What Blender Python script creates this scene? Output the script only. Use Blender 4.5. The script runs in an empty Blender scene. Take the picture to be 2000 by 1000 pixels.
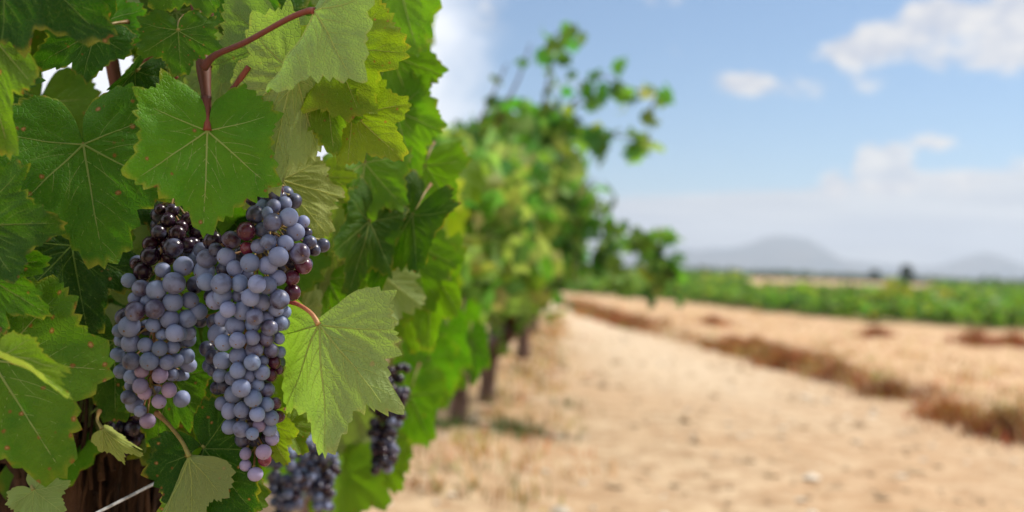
import bpy, math, random
import numpy as np
from mathutils import Vector, Matrix
R = math.radians
scene = bpy.context.scene

# ------------------------------------------------------------------ camera
CAM = Vector((0.0, 0.0, 0.80))
FPX = 2000 * 35 / 36.0                     # focal length in photo pixels (2000 wide)
ROLL, PITCH = R(2.2), R(0.56)
_f = Vector((0, math.cos(PITCH), math.sin(PITCH)))
_zp = Vector((0, -math.sin(PITCH), math.cos(PITCH)))
_X = Vector((1, 0, 0))
_r = _X * math.cos(ROLL) + _zp * math.sin(ROLL)
_u = _zp * math.cos(ROLL) - _X * math.sin(ROLL)
cd = bpy.data.cameras.new('camera')
cam = bpy.data.objects.new('camera', cd)
scene.collection.objects.link(cam)
m = Matrix.Identity(4)
for i in range(3):
    m[i][0], m[i][1], m[i][2], m[i][3] = _r[i], _u[i], -_f[i], CAM[i]
cam.matrix_world = m
cd.lens, cd.sensor_width = 35, 36
cd.clip_start, cd.clip_end = 0.05, 30000
cd.dof.use_dof = True
cd.dof.focus_distance = 0.755
cd.dof.aperture_fstop = 3.6
cd.dof.aperture_blades = 0
scene.camera = cam


def at(px, py, d):
    """World point seen at photo pixel (px, py) at depth d."""
    px, py, d = float(px), float(py), float(d)
    return CAM + d * (_f + _r * ((px - 1000) / FPX) + _u * ((500 - py) / FPX))


# ------------------------------------------------------------------ world, sun, exposure
SUN_AZ, SUN_EL = R(64), R(50)             # azimuth clockwise from +Y
scene.view_settings.view_transform = 'Standard'
scene.view_settings.look = 'None'
scene.view_settings.exposure = 0.62
scene.view_settings.gamma = 1
scene.cycles.use_denoising = True
scene.cycles.max_bounces = 8
scene.cycles.transparent_max_bounces = 8
scene.cycles.volume_bounces = 0


class NT:
    """Small helper for building node trees."""
    def __init__(s, tree):
        s.t = tree; s.n = tree.nodes; s.l = tree.links
    def node(s, typ, **kw):
        nd = s.n.new(typ)
        for k, v in kw.items():
            setattr(nd, k, v)
        return nd
    def put(s, sock, v):
        if isinstance(v, bpy.types.NodeSocket):
            s.l.new(v, sock)
        elif v is not None:
            if isinstance(v, (tuple, list)) and len(v) == 3 and sock.type == 'RGBA':
                v = (*v, 1)
            sock.default_value = v
    def math(s, op, a, b=None, c=None, clamp=False):
        nd = s.node('ShaderNodeMath', operation=op, use_clamp=clamp)
        for i, v in enumerate((a, b, c)):
            if v is not None: s.put(nd.inputs[i], v)
        return nd.outputs[0]
    def vmath(s, op, a, b=None, scale=None):
        nd = s.node('ShaderNodeVectorMath', operation=op)
        s.put(nd.inputs[0], a)
        if b is not None: s.put(nd.inputs[1], b)
        if scale is not None: s.put(nd.inputs['Scale'], scale)
        return nd.outputs['Value'] if op in ('LENGTH', 'DOT_PRODUCT', 'DISTANCE') else nd.outputs[0]
    def mix(s, f, a, b, blend='MIX'):
        nd = s.node('ShaderNodeMix', data_type='RGBA', blend_type=blend, clamp_factor=True)
        s.put(nd.inputs[0], f); s.put(nd.inputs[6], a); s.put(nd.inputs[7], b)
        return nd.outputs[2]
    def step(s, x, lo, hi, a=0.0, b=1.0):
        nd = s.node('ShaderNodeMapRange', interpolation_type='SMOOTHSTEP')
        s.put(nd.inputs[0], x); s.put(nd.inputs[1], lo); s.put(nd.inputs[2], hi); s.put(nd.inputs[3], a); s.put(nd.inputs[4], b)
        return nd.outputs[0]
    def noise(s, vec, scale, detail=3.0, rough=0.5, dist=0.0, col=False):
        nd = s.node('ShaderNodeTexNoise')
        s.put(nd.inputs['Vector'], vec); s.put(nd.inputs['Scale'], scale); s.put(nd.inputs['Detail'], detail)
        s.put(nd.inputs['Roughness'], rough); s.put(nd.inputs['Distortion'], dist)
        return nd.outputs[1 if col else 0]
    def voro(s, vec, scale, feature='F1', out=0):
        nd = s.node('ShaderNodeTexVoronoi', feature=feature)
        s.put(nd.inputs['Vector'], vec); s.put(nd.inputs['Scale'], scale)
        return nd.outputs[out]
    def attr(s, name, out='Fac'):
        nd = s.node('ShaderNodeAttribute', attribute_name=name)
        return nd.outputs[out]
    def bump(s, h, strength, dist):
        nd = s.node('ShaderNodeBump')
        s.put(nd.inputs['Height'], h); nd.inputs['Strength'].default_value = strength; nd.inputs['Distance'].default_value = dist
        return nd.outputs[0]


SKY_STRENGTH = 0.0655
w = bpy.data.worlds.new('World'); scene.world = w; w.use_nodes = True
w.node_tree.nodes.clear()
g = NT(w.node_tree)
sky = g.node('ShaderNodeTexSky', sky_type='NISHITA', sun_disc=False)
sky.sun_elevation, sky.sun_rotation = SUN_EL, SUN_AZ
sky.air_density, sky.dust_density, sky.ozone_density = 1.0, 0.2, 2.0
sky.altitude = 300
tc = g.node('ShaderNodeTexCoord')
dirv = g.vmath('NORMALIZE', tc.outputs['Generated'])
sep = g.node('ShaderNodeSeparateXYZ'); g.l.new(dirv, sep.inputs[0])
dx, dy, dz = sep.outputs
az = g.math('ARCTAN2', dx, dy)
el = g.math('ARCSINE', dz)


def pix_azel(px, py):
    v = (at(px, py, 1.0) - CAM).normalized()
    return math.atan2(v.x, v.y), math.asin(v.z)


ae = g.node('ShaderNodeCombineXYZ')
g.l.new(az, ae.inputs[0]); g.l.new(g.math('MULTIPLY', el, 1.7), ae.inputs[1])
nz = g.noise(ae.outputs[0], 9.0, 6.0, 0.58, 0.3)
nz2 = g.noise(ae.outputs[0], 34.0, 6.0, 0.62, 0.3)
nzz = g.math('ADD', g.math('MULTIPLY', nz, 0.42), g.math('MULTIPLY', nz2, 0.58))


def blob(px, py, sx, sy, amp):
    a0, e0 = pix_azel(px, py)
    a = g.math('MULTIPLY', g.math('SUBTRACT', az, a0), FPX / sx)
    e = g.math('MULTIPLY', g.math('SUBTRACT', el, e0), FPX / sy)
    q = g.math('ADD', g.math('MULTIPLY', a, a), g.math('MULTIPLY', e, e))
    return g.math('MULTIPLY', g.math('POWER', 2.718, g.math('MULTIPLY', q, -1.0)), amp)


def total(blobs):
    s = None
    for b in blobs:
        v = blob(*b)
        s = v if s is None else g.math('ADD', s, v)
    return s


CLOUDS = [(1650, 105, 60, 26, 1.0), (1700, 80, 60, 30, 1.0), (1780, 62, 70, 32, .75), (1820, 15, 55, 20, 1.0), (1890, 38, 70, 24, .65), (1990, 45, 65, 80, 1.35),
          (1450, 162, 56, 22, 1.15), (1560, 175, 70, 26, .62), (1690, 160, 40, 22, .5), (1850, 120, 110, 28, .6),
          (1735, 330, 34, 42, 2.0), (1688, 325, 22, 40, 1.2), (1630, 362, 26, 30, 1.5), (1820, 278, 36, 16, .9), (1970, 335, 110, 40, .6), (1830, 355, 90, 26, .6),
          (1110, 165, 70, 28, .5), (1290, 2, 70, 12, .5), (950, 20, 60, 40, .5)]
dens = total(CLOUDS)
puff = g.step(g.math('ADD', dens, g.math('MULTIPLY', g.math('SUBTRACT', nzz, 0.5), 2.8)), 0.32, 0.88)
# bright cumulus bank towards the left of the row
left = g.step(g.math('ADD', az, g.math('MULTIPLY', g.math('SUBTRACT', nz, 0.5), 0.16)), pix_azel(1010, 150)[0], pix_azel(800, 150)[0])
# low stratus layer above the mountains
_, e_lo = pix_azel(1450, 374)
band_el = g.math('ADD', el, g.math('MULTIPLY', g.math('SUBTRACT', nz, 0.5), 0.016))
band_el = g.math('SUBTRACT', band_el, g.math('MULTIPLY', az, 0.085))
slope0 = pix_azel(1450, 374)[0] * 0.085
band = g.step(band_el, e_lo - slope0 + 0.004, e_lo - slope0 - 0.005)
# broken cloud added over the unseen sky (outside the frame) as soft fill light
over = g.math('MULTIPLY', g.step(g.noise(dirv, 2.6, 6.0, 0.58), 0.36, 0.62), g.step(el, 0.30, 0.46))
back = g.math('MULTIPLY', g.step(dy, 0.25, -0.1), g.step(g.noise(dirv, 2.2, 5.0, 0.55), 0.30, 0.55))
rest = g.math('MAXIMUM', over, back)
CL = 0.475                                  # cloud luminance
shade = g.step(nz2, 0.35, 0.65)
puffc = g.mix(shade, (0.90 * CL, 0.90 * CL, 0.97 * CL), (1.36 * CL, 1.27 * CL, 1.16 * CL))
strn = g.noise(g.vmath('MULTIPLY', ae.outputs[0], (4.0, 26.0, 1.0)), 1.6, 4.0, 0.55)
bandc = g.mix(g.step(strn, 0.35, 0.68), (0.86 * CL, 0.90 * CL, 0.96 * CL), (1.20 * CL, 1.20 * CL, 1.17 * CL))
skyc = g.mix(1.0, sky.outputs[0], (SKY_STRENGTH * .84, SKY_STRENGTH * 1.03, SKY_STRENGTH * 1.14), 'MULTIPLY')
c = g.mix(g.math('MULTIPLY', band, 0.96), skyc, bandc)
c = g.mix(g.math('MULTIPLY', puff, 0.84), c, puffc)
c = g.mix(g.math('MULTIPLY', rest, 0.55), c, (1.15 * CL, 1.13 * CL, 1.12 * CL))
c = g.mix(left, c, (1.58 * CL, 1.60 * CL, 1.66 * CL))
bgn = g.node('ShaderNodeBackground'); g.l.new(c, bgn.inputs[0]); bgn.inputs[1].default_value = 1.0
wo = g.node('ShaderNodeOutputWorld'); g.l.new(bgn.outputs[0], wo.inputs[0])

sd = bpy.data.lights.new('sun', 'SUN'); sd.energy = 3.9; sd.angle = R(8); sd.color = (1.0, 0.93, 0.82)
sun = bpy.data.objects.new('sun', sd); scene.collection.objects.link(sun)
S = Vector((math.sin(SUN_AZ) * math.cos(SUN_EL), math.cos(SUN_AZ) * math.cos(SUN_EL), math.sin(SUN_EL)))
sun.rotation_euler = (-S).to_track_quat('-Z', 'Y').to_euler()
sun.location = S * 20

# ------------------------------------------------------------------ object helpers
WM = {}


def link(o, parent=None, M=None):
    scene.collection.objects.link(o)
    M = M or Matrix.Identity(4)
    if parent is not None:
        o.parent = parent
        o.matrix_basis = WM[parent].inverted() @ M
    else:
        o.matrix_basis = M
    WM[o] = M
    return o


def tag(o, label=None, cat=None, group=None, kind=None):
    for k, v in (('label', label), ('category', cat), ('group', group), ('kind', kind)):
        if v: o[k] = v
    return o


def empty(name, loc, label, cat, group=None):
    o = bpy.data.objects.new(name, None)
    o.empty_display_size = 0.05
    return tag(link(o, None, Matrix.Translation(loc)), label, cat, group)


class MB:
    """Collects vertices, faces, material slots and named attributes for ONE mesh."""
    def __init__(s): s.v = []; s.f = []; s.mi = []; s.at = {}; s.nv = 0
    def add(s, v, f, mi=0, **at):
        v = np.asarray(v, float).reshape(-1, 3); n = len(v)
        o = s.nv
        s.v.append(v); s.nv += n
        s.f += [tuple(i + o for i in q) for q in f]; s.mi += [mi] * len(f)
        for k, a in at.items():
            s.at.setdefault(k, []).append((o, np.asarray(a, float)))
        return o
    def mesh(s, name, mats, smooth=True):
        me = bpy.data.meshes.new(name)
        V = np.concatenate(s.v) if s.v else np.zeros((0, 3))
        me.from_pydata(V.tolist(), [], s.f)
        if smooth: me.polygons.foreach_set('use_smooth', [True] * len(s.f))
        me.polygons.foreach_set('material_index', s.mi)
        for k, lst in s.at.items():
            dim = lst[0][1].shape[-1] if lst[0][1].ndim > 1 else 1
            full = np.zeros((s.nv, 3 if dim == 3 else 1))
            for o, a in lst:
                full[o:o + len(a)] = a.reshape(len(a), -1)
            A = me.attributes.new(k, 'FLOAT_VECTOR' if dim == 3 else 'FLOAT', 'POINT')
            A.data.foreach_set('vector' if dim == 3 else 'value', full.ravel())
        for mt in mats: me.materials.append(mt)
        me.update()
        return me
    def build(s, name, mats, parent=None, M=None, smooth=True):
        if not isinstance(mats, (list, tuple)): mats = [mats]
        return link(bpy.data.objects.new(name, s.mesh(name, mats, smooth)), parent, M)


def spline(pts, n=8):
    """Catmull-Rom through pts (k,3[+1]) sampled n per span."""
    P = np.asarray(pts, float)
    if len(P) < 3:
        t = np.linspace(0, 1, n + 1)[:, None]
        return P[0] * (1 - t) + P[-1] * t
    E = np.vstack([2 * P[0] - P[1], P, 2 * P[-1] - P[-2]])
    out = []
    for i in range(1, len(E) - 2):
        a, b, c_, d = E[i - 1], E[i], E[i + 1], E[i + 2]
        for t in np.linspace(0, 1, n, endpoint=False):
            out.append(0.5 * (2 * b + (c_ - a) * t + (2 * a - 5 * b + 4 * c_ - d) * t * t + (3 * b - a - 3 * c_ + d) * t ** 3))
    out.append(P[-1])
    return np.array(out)


def tube_geo(P, rad, seg=8, cap=True, jit=0, rng=None):
    """Vertices and faces of a tube along P with radii rad."""
    P = np.asarray(P, float); n = len(P)
    rad = np.interp(np.linspace(0, 1, n), np.linspace(0, 1, len(rad)), rad) if len(rad) != n else np.asarray(rad)
    T = np.gradient(P, axis=0); T /= np.linalg.norm(T, axis=1)[:, None] + 1e-12
    ref = np.array([0.3, 1, 0.2]) if abs(T[0] @ np.array([0.27, .93, .19])) < 0.85 else np.array([1, 0, 0.1])
    V = []
    nrm = np.cross(T[0], ref); nrm /= np.linalg.norm(nrm)
    for i in range(n):
        nrm = nrm - T[i] * (nrm @ T[i]); nrm /= np.linalg.norm(nrm) + 1e-12
        b = np.cross(T[i], nrm)
        for k in range(seg):
            a = 2 * math.pi * k / seg
            rr = rad[i] * (1 + (rng.uniform(-jit, jit) if jit else 0))
            V.append(P[i] + rr * (math.cos(a) * nrm + math.sin(a) * b))
    F = [(i * seg + k, i * seg + (k + 1) % seg, (i + 1) * seg + (k + 1) % seg, (i + 1) * seg + k) for i in range(n - 1) for k in range(seg)]
    if cap:
        F.append(tuple(range(seg - 1, -1, -1))); F.append(tuple((n - 1) * seg + k for k in range(seg)))
    return np.array(V), F


def tube(name, pts, rad, mat, parent=None, seg=8, n=8, jit=0, rng=None):
    mb = MB(); P = spline([tuple(p) for p in pts], n)
    rr = np.interp(np.linspace(0, 1, len(P)), np.linspace(0, 1, len(rad)), rad)
    mb.add(*tube_geo(P, rr, seg, True, jit, rng), along=np.repeat(np.linspace(0, 1, len(P)), seg))
    return mb.build(name, mat, parent)


# ------------------------------------------------------------------ materials
def material(name):
    mt = bpy.data.materials.new(name); mt.use_nodes = True
    mt.node_tree.nodes.clear()
    return mt, NT(mt.node_tree)


def finish(g, shader):
    o = g.node('ShaderNodeOutputMaterial'); g.l.new(shader, o.inputs[0])


def principled(g, color, rough, normal=None, spec=0.5, **kw):
    p = g.node('ShaderNodeBsdfPrincipled')
    g.put(p.inputs['Base Color'], color); g.put(p.inputs['Roughness'], rough); g.put(p.inputs['Specular IOR Level'], spec)
    if normal is not None: g.l.new(normal, p.inputs['Normal'])
    for k, v in kw.items(): g.put(p.inputs[k], v)
    return p.outputs[0]


def leaf_material():
    mt, g = material('vine_leaf_blade')
    lp = g.attr('lp', 'Vector')            # leaf plane coordinates, 1 = leaf length
    vd, rho = g.attr('vd'), g.attr('rho')
    tint = g.attr('tint', 'Vector')
    ts = g.node('ShaderNodeSeparateXYZ'); g.l.new(tint, ts.inputs[0])
    yel, bri, spo = ts.outputs
    big = g.noise(lp, 3.2, 4.0, 0.6)
    fine = g.noise(lp, 16.0, 4.0, 0.62)
    cell = g.voro(lp, 26.0, 'DISTANCE_TO_EDGE')
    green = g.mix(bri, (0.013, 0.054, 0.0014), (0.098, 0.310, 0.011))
    yc = g.mix(big, (0.27, 0.31, 0.020), (0.17, 0.26, 0.022))
    yf = g.math('MULTIPLY', yel, g.step(g.math('ADD', big, g.math('MULTIPLY', yel, 0.45)), 0.30, 0.72), clamp=True)
    base = g.mix(yf, green, yc)
    mott = g.math('ADD', 0.74, g.math('MULTIPLY', g.math('ADD', fine, big), 0.26))
    cm = g.node('ShaderNodeCombineXYZ')
    for i in range(3): g.l.new(mott, cm.inputs[i])
    base = g.mix(1.0, base, cm.outputs[0], 'MULTIPLY')
    # paler tissue along the veins
    base = g.mix(g.step(vd, 0.022, 0.0, 0.0, 0.22), base, (0.14, 0.28, 0.04))
    # fine network of veinlets
    base = g.mix(g.step(cell, 0.055, 0.0, 0.0, 0.16), base, (0.20, 0.27, 0.05))
    # yellowed, here and there rusty margin
    rim = g.math('MULTIPLY', g.step(rho, 0.93, 1.0), g.step(g.noise(lp, 6.0, 2.0), 0.42, 0.66))
    base = g.mix(g.math('MULTIPLY', rim, 0.55), base, (0.36, 0.31, 0.035))
    rust = g.math('MULTIPLY', g.step(rho, 0.955, 1.0), g.step(g.noise(lp, 11.0, 2.0), 0.60, 0.70))
    base = g.mix(g.math('MULTIPLY', rust, 0.7), base, (0.28, 0.085, 0.025))
    # brown and rusty spots
    vs = g.voro(g.vmath('ADD', lp, (3.1, 7.7, 0)), 9.0)
    vcol = g.node('ShaderNodeTexVoronoi'); g.put(vcol.inputs['Vector'], g.vmath('ADD', lp, (3.1, 7.7, 0))); vcol.inputs['Scale'].default_value = 9.0
    rs = g.node('ShaderNodeSeparateXYZ'); g.l.new(vcol.outputs[1], rs.inputs[0])
    keep = g.math('LESS_THAN', rs.outputs[0], g.math('MULTIPLY', spo, 0.75))
    dsp = g.math('ADD', vs, g.math('MULTIPLY', g.math('SUBTRACT', fine, 0.5), 0.35))
    spot = g.math('MULTIPLY', g.step(dsp, 0.23, 0.12), keep)
    core = g.math('MULTIPLY', g.step(dsp, 0.12, 0.05), keep)
    base = g.mix(g.math('MULTIPLY', spot, 0.85), base, (0.25, 0.095, 0.03))
    base = g.mix(g.math('MULTIPLY', core, 0.75), base, (0.42, 0.25, 0.13))
    dust = g.step(g.noise(lp, 60.0, 2.0), 0.70, 0.78)
    base = g.mix(g.math('MULTIPLY', dust, 0.25), base, (0.38, 0.36, 0.20))
    # pale felted underside
    geo = g.node('ShaderNodeNewGeometry')
    pale = g.mix(0.74, base, g.mix(yel, g.mix(bri, (0.18, 0.26, 0.09), (0.36, 0.42, 0.23)), (0.40, 0.41, 0.13)))
    col = g.mix(geo.outputs['Backfacing'], base, pale)
    h = g.math('ADD', g.math('MULTIPLY', g.step(cell, 0.0, 0.16), 0.8), g.math('MULTIPLY', fine, 0.6))
    nrm = g.bump(h, 0.42, 0.0012)
    rough = g.mix(geo.outputs['Backfacing'], (0.50,) * 3, (0.72,) * 3)
    rbw = g.node('ShaderNodeRGBToBW'); g.l.new(rough, rbw.inputs[0])
    pr = principled(g, col, rbw.outputs[0], nrm, 0.19)
    tr = g.node('ShaderNodeBsdfTranslucent')
    g.l.new(g.mix(1.0, g.mix(0.5, base, col), (1.6, 1.85, 0.36), 'MULTIPLY'), tr.inputs[0]); g.l.new(nrm, tr.inputs[1])
    mx = g.node('ShaderNodeMixShader'); mx.inputs[0].default_value = 0.40
    g.l.new(pr, mx.inputs[1]); g.l.new(tr.outputs[0], mx.inputs[2])
    finish(g, mx.outputs[0])
    return mt


def vein_material():
    mt, g = material('vine_leaf_vein')
    tint = g.attr('tint', 'Vector')
    ts = g.node('ShaderNodeSeparateXYZ'); g.l.new(tint, ts.inputs[0])
    col = g.mix(ts.outputs[0], g.mix(ts.outputs[1], (0.20, 0.32, 0.06), (0.50, 0.60, 0.22)), (0.62, 0.60, 0.20))
    pr = principled(g, col, 0.5, None, 0.35)
    tr = g.node('ShaderNodeBsdfTranslucent'); g.l.new(g.vmath('SCALE', col, scale=1.4), tr.inputs[0])
    mx = g.node('ShaderNodeMixShader'); mx.inputs[0].default_value = 0.55
    g.l.new(pr, mx.inputs[1]); g.l.new(tr.outputs[0], mx.inputs[2])
    finish(g, mx.outputs[0])
    return mt


def grape_material():
    mt, g = material('grape_skin')
    oi = g.node('ShaderNodeObjectInfo')
    cs = g.node('ShaderNodeSeparateColor'); g.l.new(oi.outputs['Color'], cs.inputs[0])
    bloom, red, rnd = cs.outputs
    tc = g.node('ShaderNodeTexCoord')
    sh = g.node('ShaderNodeCombineXYZ')
    g.l.new(g.math('MULTIPLY', rnd, 17.0), sh.inputs[0]); g.l.new(g.math('MULTIPLY', rnd, 31.0), sh.inputs[1])
    p = g.vmath('ADD', tc.outputs['Object'], sh.outputs[0])
    n1 = g.noise(p, 150.0, 3.0, 0.55, 0.4)
    n2 = g.noise(p, 700.0, 3.0, 0.6)
    sc = g.noise(g.vmath('MULTIPLY', p, (1.0, 1.0, 0.25)), 420.0, 2.0, 0.6)
    skin = g.mix(red, (0.010, 0.006, 0.017), (0.13, 0.014, 0.030))
    blo = g.mix(red, (0.156, 0.218, 0.372), (0.40, 0.24, 0.40))
    blo = g.mix(g.math('MULTIPLY', n2, 0.45), blo, (0.195, 0.235, 0.385))
    n0 = g.noise(p, 75.0, 2.0, 0.5, 0.6)
    f = g.math('ADD', g.math('ADD', g.math('MULTIPLY', n1, .55), g.math('MULTIPLY', n0, .5)), g.math('SUBTRACT', g.math('MULTIPLY', bloom, 0.95), 0.62))
    blo = g.vmath('SCALE', blo, scale=g.math('ADD', 0.72, g.math('MULTIPLY', g.math('FRACT', g.math('MULTIPLY', rnd, 7.3)), 0.55)))
    mask = g.step(f, 0.26, 0.66)
    mask = g.math('MULTIPLY', mask, g.step(sc, 0.30, 0.42, 0.86, 1.0))
    mask = g.math('MULTIPLY', mask, g.math('ADD', 0.55, g.math('MULTIPLY', bloom, 0.42)))
    col = g.mix(mask, skin, blo)
    rough = g.math('ADD', 0.24, g.math('MULTIPLY', mask, 0.36))
    nrm = g.bump(n2, 0.08, 0.0006)
    finish(g, principled(g, col, rough, nrm, 0.42, **{'Coat Weight': 0.0}))
    return mt


def simple(name, c1, c2, scale, rough=0.7, bump=0.0, bdist=0.002, stretch=(1, 1, 1), spec=0.4, thr=(0.35, 0.65)):
    mt, g = material(name)
    tc = g.node('ShaderNodeTexCoord')
    v = g.vmath('MULTIPLY', tc.outputs['Object'], stretch)
    n = g.noise(v, scale, 5.0, 0.6, 0.3)
    col = g.mix(g.step(n, *thr), c1, c2)
    nrm = g.bump(n, bump, bdist) if bump else None
    finish(g, principled(g, col, rough, nrm, spec))
    return mt


def tint_material(name, rough=0.75, trans=0.3, amp=0.35, scale=40):
    """Colour comes from a per-blade or per-leaf 'col' attribute."""
    mt, g = material(name)
    col = g.attr('col', 'Vector')
    tc = g.node('ShaderNodeTexCoord')
    n = g.noise(tc.outputs['Object'], scale, 3.0)
    k = g.math('ADD', 1 - amp / 2, g.math('MULTIPLY', n, amp))
    cc = g.vmath('SCALE', col, scale=k)
    pr = principled(g, cc, rough, None, 0.25)
    if trans:
        tr = g.node('ShaderNodeBsdfTranslucent'); g.l.new(g.vmath('MULTIPLY', cc, (1.5, 1.5, 0.8)), tr.inputs[0])
        mx = g.node('ShaderNodeMixShader'); mx.inputs[0].default_value = trans
        g.l.new(pr, mx.inputs[1]); g.l.new(tr.outputs[0], mx.inputs[2]); pr = mx.outputs[0]
    finish(g, pr)
    return mt


def along_material(name, c0, c1, rough=0.45):
    mt, g = material(name)
    a = g.attr('along')
    tc = g.node('ShaderNodeTexCoord')
    n = g.noise(g.vmath('MULTIPLY', tc.outputs['Object'], (1, 1, 0.3)), 260, 4.0, 0.6)
    col = g.mix(a, c0, c1)
    col = g.mix(g.math('MULTIPLY', g.step(n, 0.45, 0.7), 0.35), col, (0.05, 0.025, 0.015))
    finish(g, principled(g, col, rough, g.bump(n, 0.35, 0.0008), 0.2))
    return mt


M_LEAF, M_VEIN, M_GRAPE = leaf_material(), vein_material(), grape_material()
M_SCAR = simple('grape_scar', (0.10, 0.055, 0.035), (0.24, 0.15, 0.09), 900, 0.8)
M_RACHIS = simple('grape_stem_skin', (0.20, 0.17, 0.03), (0.26, 0.11, 0.05), 160, 0.6)
M_PET_RED = along_material('petiole_red', (0.48, 0.055, 0.075), (0.56, 0.34, 0.14))
M_PET_BRN = along_material('petiole_brown', (0.085, 0.030, 0.024), (0.22, 0.06, 0.04))
M_PET_GRN = along_material('petiole_green', (0.20, 0.10, 0.04), (0.26, 0.25, 0.07))
M_CANE = along_material('cane_bark', (0.125, 0.042, 0.020), (0.085, 0.026, 0.016), 0.6)
M_BARK = simple('old_vine_bark', (0.003, 0.002, 0.0015), (0.082, 0.043, 0.025), 42, 0.95, 1.0, 0.02, (1, 1, 0.16), 0.2)
M_BARK2 = simple('trunk_bark', (0.060, 0.036, 0.028), (0.20, 0.125, 0.095), 30, 0.92, 0.8, 0.01, (1, 1, 0.2), 0.2)
M_WIRE = simple('galvanised_wire', (0.22, 0.22, 0.23), (0.36, 0.36, 0.37), 120, 0.45)
M_HOSE = simple('black_hose', (0.020, 0.022, 0.026), (0.055, 0.058, 0.065), 60, 0.5)
M_CROWN = tint_material('vine_crown_leaf', 0.6, 0.45, 0.3, 25)
M_GRASS = tint_material('dry_grass_blade', 0.8, 0.25, 0.3, 12)
M_STONE = tint_material('gravel_stone', 0.9, 0.0, 0.35, 90)

# ------------------------------------------------------------------ the grape leaf
_CTRL = [(0, 1.0), (10, .90), (20, .76), (29, .68), (38, .75), (48, .88), (56, .89), (66, .76), (78, .64), (90, .63), (102, .72), (112, .72), (124, .65), (138, .61), (150, .54), (162, .42), (171, .25), (177, .10), (180, .05)]


def leaf_outline(rng, teeth, sub, lobed):
    """Angles and radii (base radius, tooth addition) round a leaf with its petiole at the origin."""
    A = np.array([c[0] for c in _CTRL], float); B = np.array([c[1] for c in _CTRL])
    rounded = np.interp(A, [0, 25, 50, 80, 108, 150, 172, 180], [.97, .83, .85, .71, .70, .55, .25, .05])
    B = rounded + (B - rounded) * lobed
    ang, base, tooth = [], [], []
    for side in (1, -1):
        wob = 1 + 0.045 * np.array([rng.gauss(0, 1) for _ in A])
        bb = B * wob; bb[0] = B[0]; bb[-1] = B[-1]
        e = np.cumsum([0] + [rng.uniform(0.5, 1.0) * (1.5 if q % 3 == 0 else 0.85) for q in range(teeth)]); e = e / e[-1] * 172
        pts = []
        for i in range(teeth):
            a0, a1 = e[i], e[i + 1]
            amp = math.radians(a1 - a0) * rng.uniform(.40, .68) * (1.0 if a0 < 140 else 0.6)
            for k in range(sub):
                t = k / sub
                # tooth rises slowly on the side away from the lobe tip and drops fast
                pk = 0.6
                h = (t / pk if t < pk else (1 - t) / (1 - pk))
                h = h ** 0.9
                pts.append((a0 + (a1 - a0) * t, amp * h))
        pts.append((172, 0)); pts.append((180, 0))
        if side == -1:
            pts = pts[1:-1]
            pts = pts[::-1]
        for a, t in pts:
            r = np.interp(a, A, bb)
            ang.append(math.radians(a) * side); base.append(r); tooth.append(t * r)
    ang, base, tooth = map(np.array, (ang, base, tooth))
    # tip tooth
    i0 = np.argmin(abs(ang)); tooth[i0] = 0.075
    return ang, base, tooth


def leaf_veins(rng, detail):
    """List of (points (n,2), w0, w1) in leaf plane units."""
    V = []
    def main(a, L, w, bend):
        t = np.linspace(0, 1, 14)
        aa = a + bend * t * t
        p = np.cumsum(np.vstack([[0, 0], np.stack([np.cos(aa), np.sin(aa)], 1)[:-1] * (L / 13)]), axis=0)
        V.append((p, w, w * 0.22))
        if detail < 1: return
        n = max(2, int(round(L * 5 * detail)))
        for sgn in (1, -1):
            for i in range(n):
                s = (i + 0.55 + 0.3 * rng.random() + (0.25 if sgn > 0 else 0)) / (n + 0.9)
                if s > 0.92: continue
                j = s * 13; k = int(j)
                q0 = p[k] + (p[min(k + 1, 13)] - p[k]) * (j - k)
                d0 = aa[k] + sgn * R(rng.uniform(38, 52))
                LL = L * (0.20 + 0.30 * (1 - s)) * rng.uniform(.8, 1.1)
                tt = np.linspace(0, 1, 8)
                a2 = d0 - sgn * R(22) * tt
                q = q0 + np.cumsum(np.vstack([[0, 0], np.stack([np.cos(a2), np.sin(a2)], 1)[:-1] * (LL / 7)]), axis=0)
                V.append((q, w * 0.34 * (1 - 0.5 * s), w * 0.08))
    main(0, .97, .0135, 0)
    for s in (1, -1):
        main(s * R(50), .83, .0125, s * R(4)); main(s * R(104), .64, .0100, s * R(10))
    return V


class Bender:
    """Maps leaf plane points to the bent, folded, wavy leaf in 3D (leaf units)."""
    def __init__(s, rng, fold=0.2, bend=0.3, wave=0.04, cup=0.0, twist=0.0):
        s.fold, s.bend, s.wave, s.cup, s.twist = fold, bend, wave, cup, twist
        s.ph = [rng.uniform(0, 6.28) for _ in range(4)]
    def __call__(s, P, h=None):
        x, y = P[:, 0], P[:, 1]
        r = np.hypot(x, y); th = np.arctan2(y, x)
        z = s.wave * r ** 2 * (np.sin(5 * th + s.ph[0]) + 0.6 * np.sin(9 * th + s.ph[1])) + s.cup * r ** 2
        z = z + 0.018 * np.sin(9 * x + s.ph[2]) * np.sin(8 * y + s.ph[3]) + 0.022 * r * np.sin(17 * x + 2 * s.ph[3]) * np.sin(15 * y + 3 * s.ph[2])
        if h is not None: z = z + h
        # fold the halves about the midrib
        ay = np.abs(y); f = s.fold * (1 - np.exp(-ay / 0.12))
        yy = np.sign(y) * (ay * np.cos(f)) ; z = z + ay * np.sin(f)
        # bend along the midrib (positive bends the tip towards -z)
        b = s.bend
        if abs(b) > 1e-4:
            rad = 1 / b
            a = x * b
            X = (rad - -z * 1) * np.sin(a) if False else (rad + z) * np.sin(a)
            Z = (rad + z) * np.cos(a) - rad
        else:
            X, Z = x, z
        if s.twist:
            t = s.twist * x
            yy, Z = yy * np.cos(t) - Z * np.sin(t), yy * np.sin(t) + Z * np.cos(t)
        return np.stack([X, yy, Z], 1)


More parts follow.
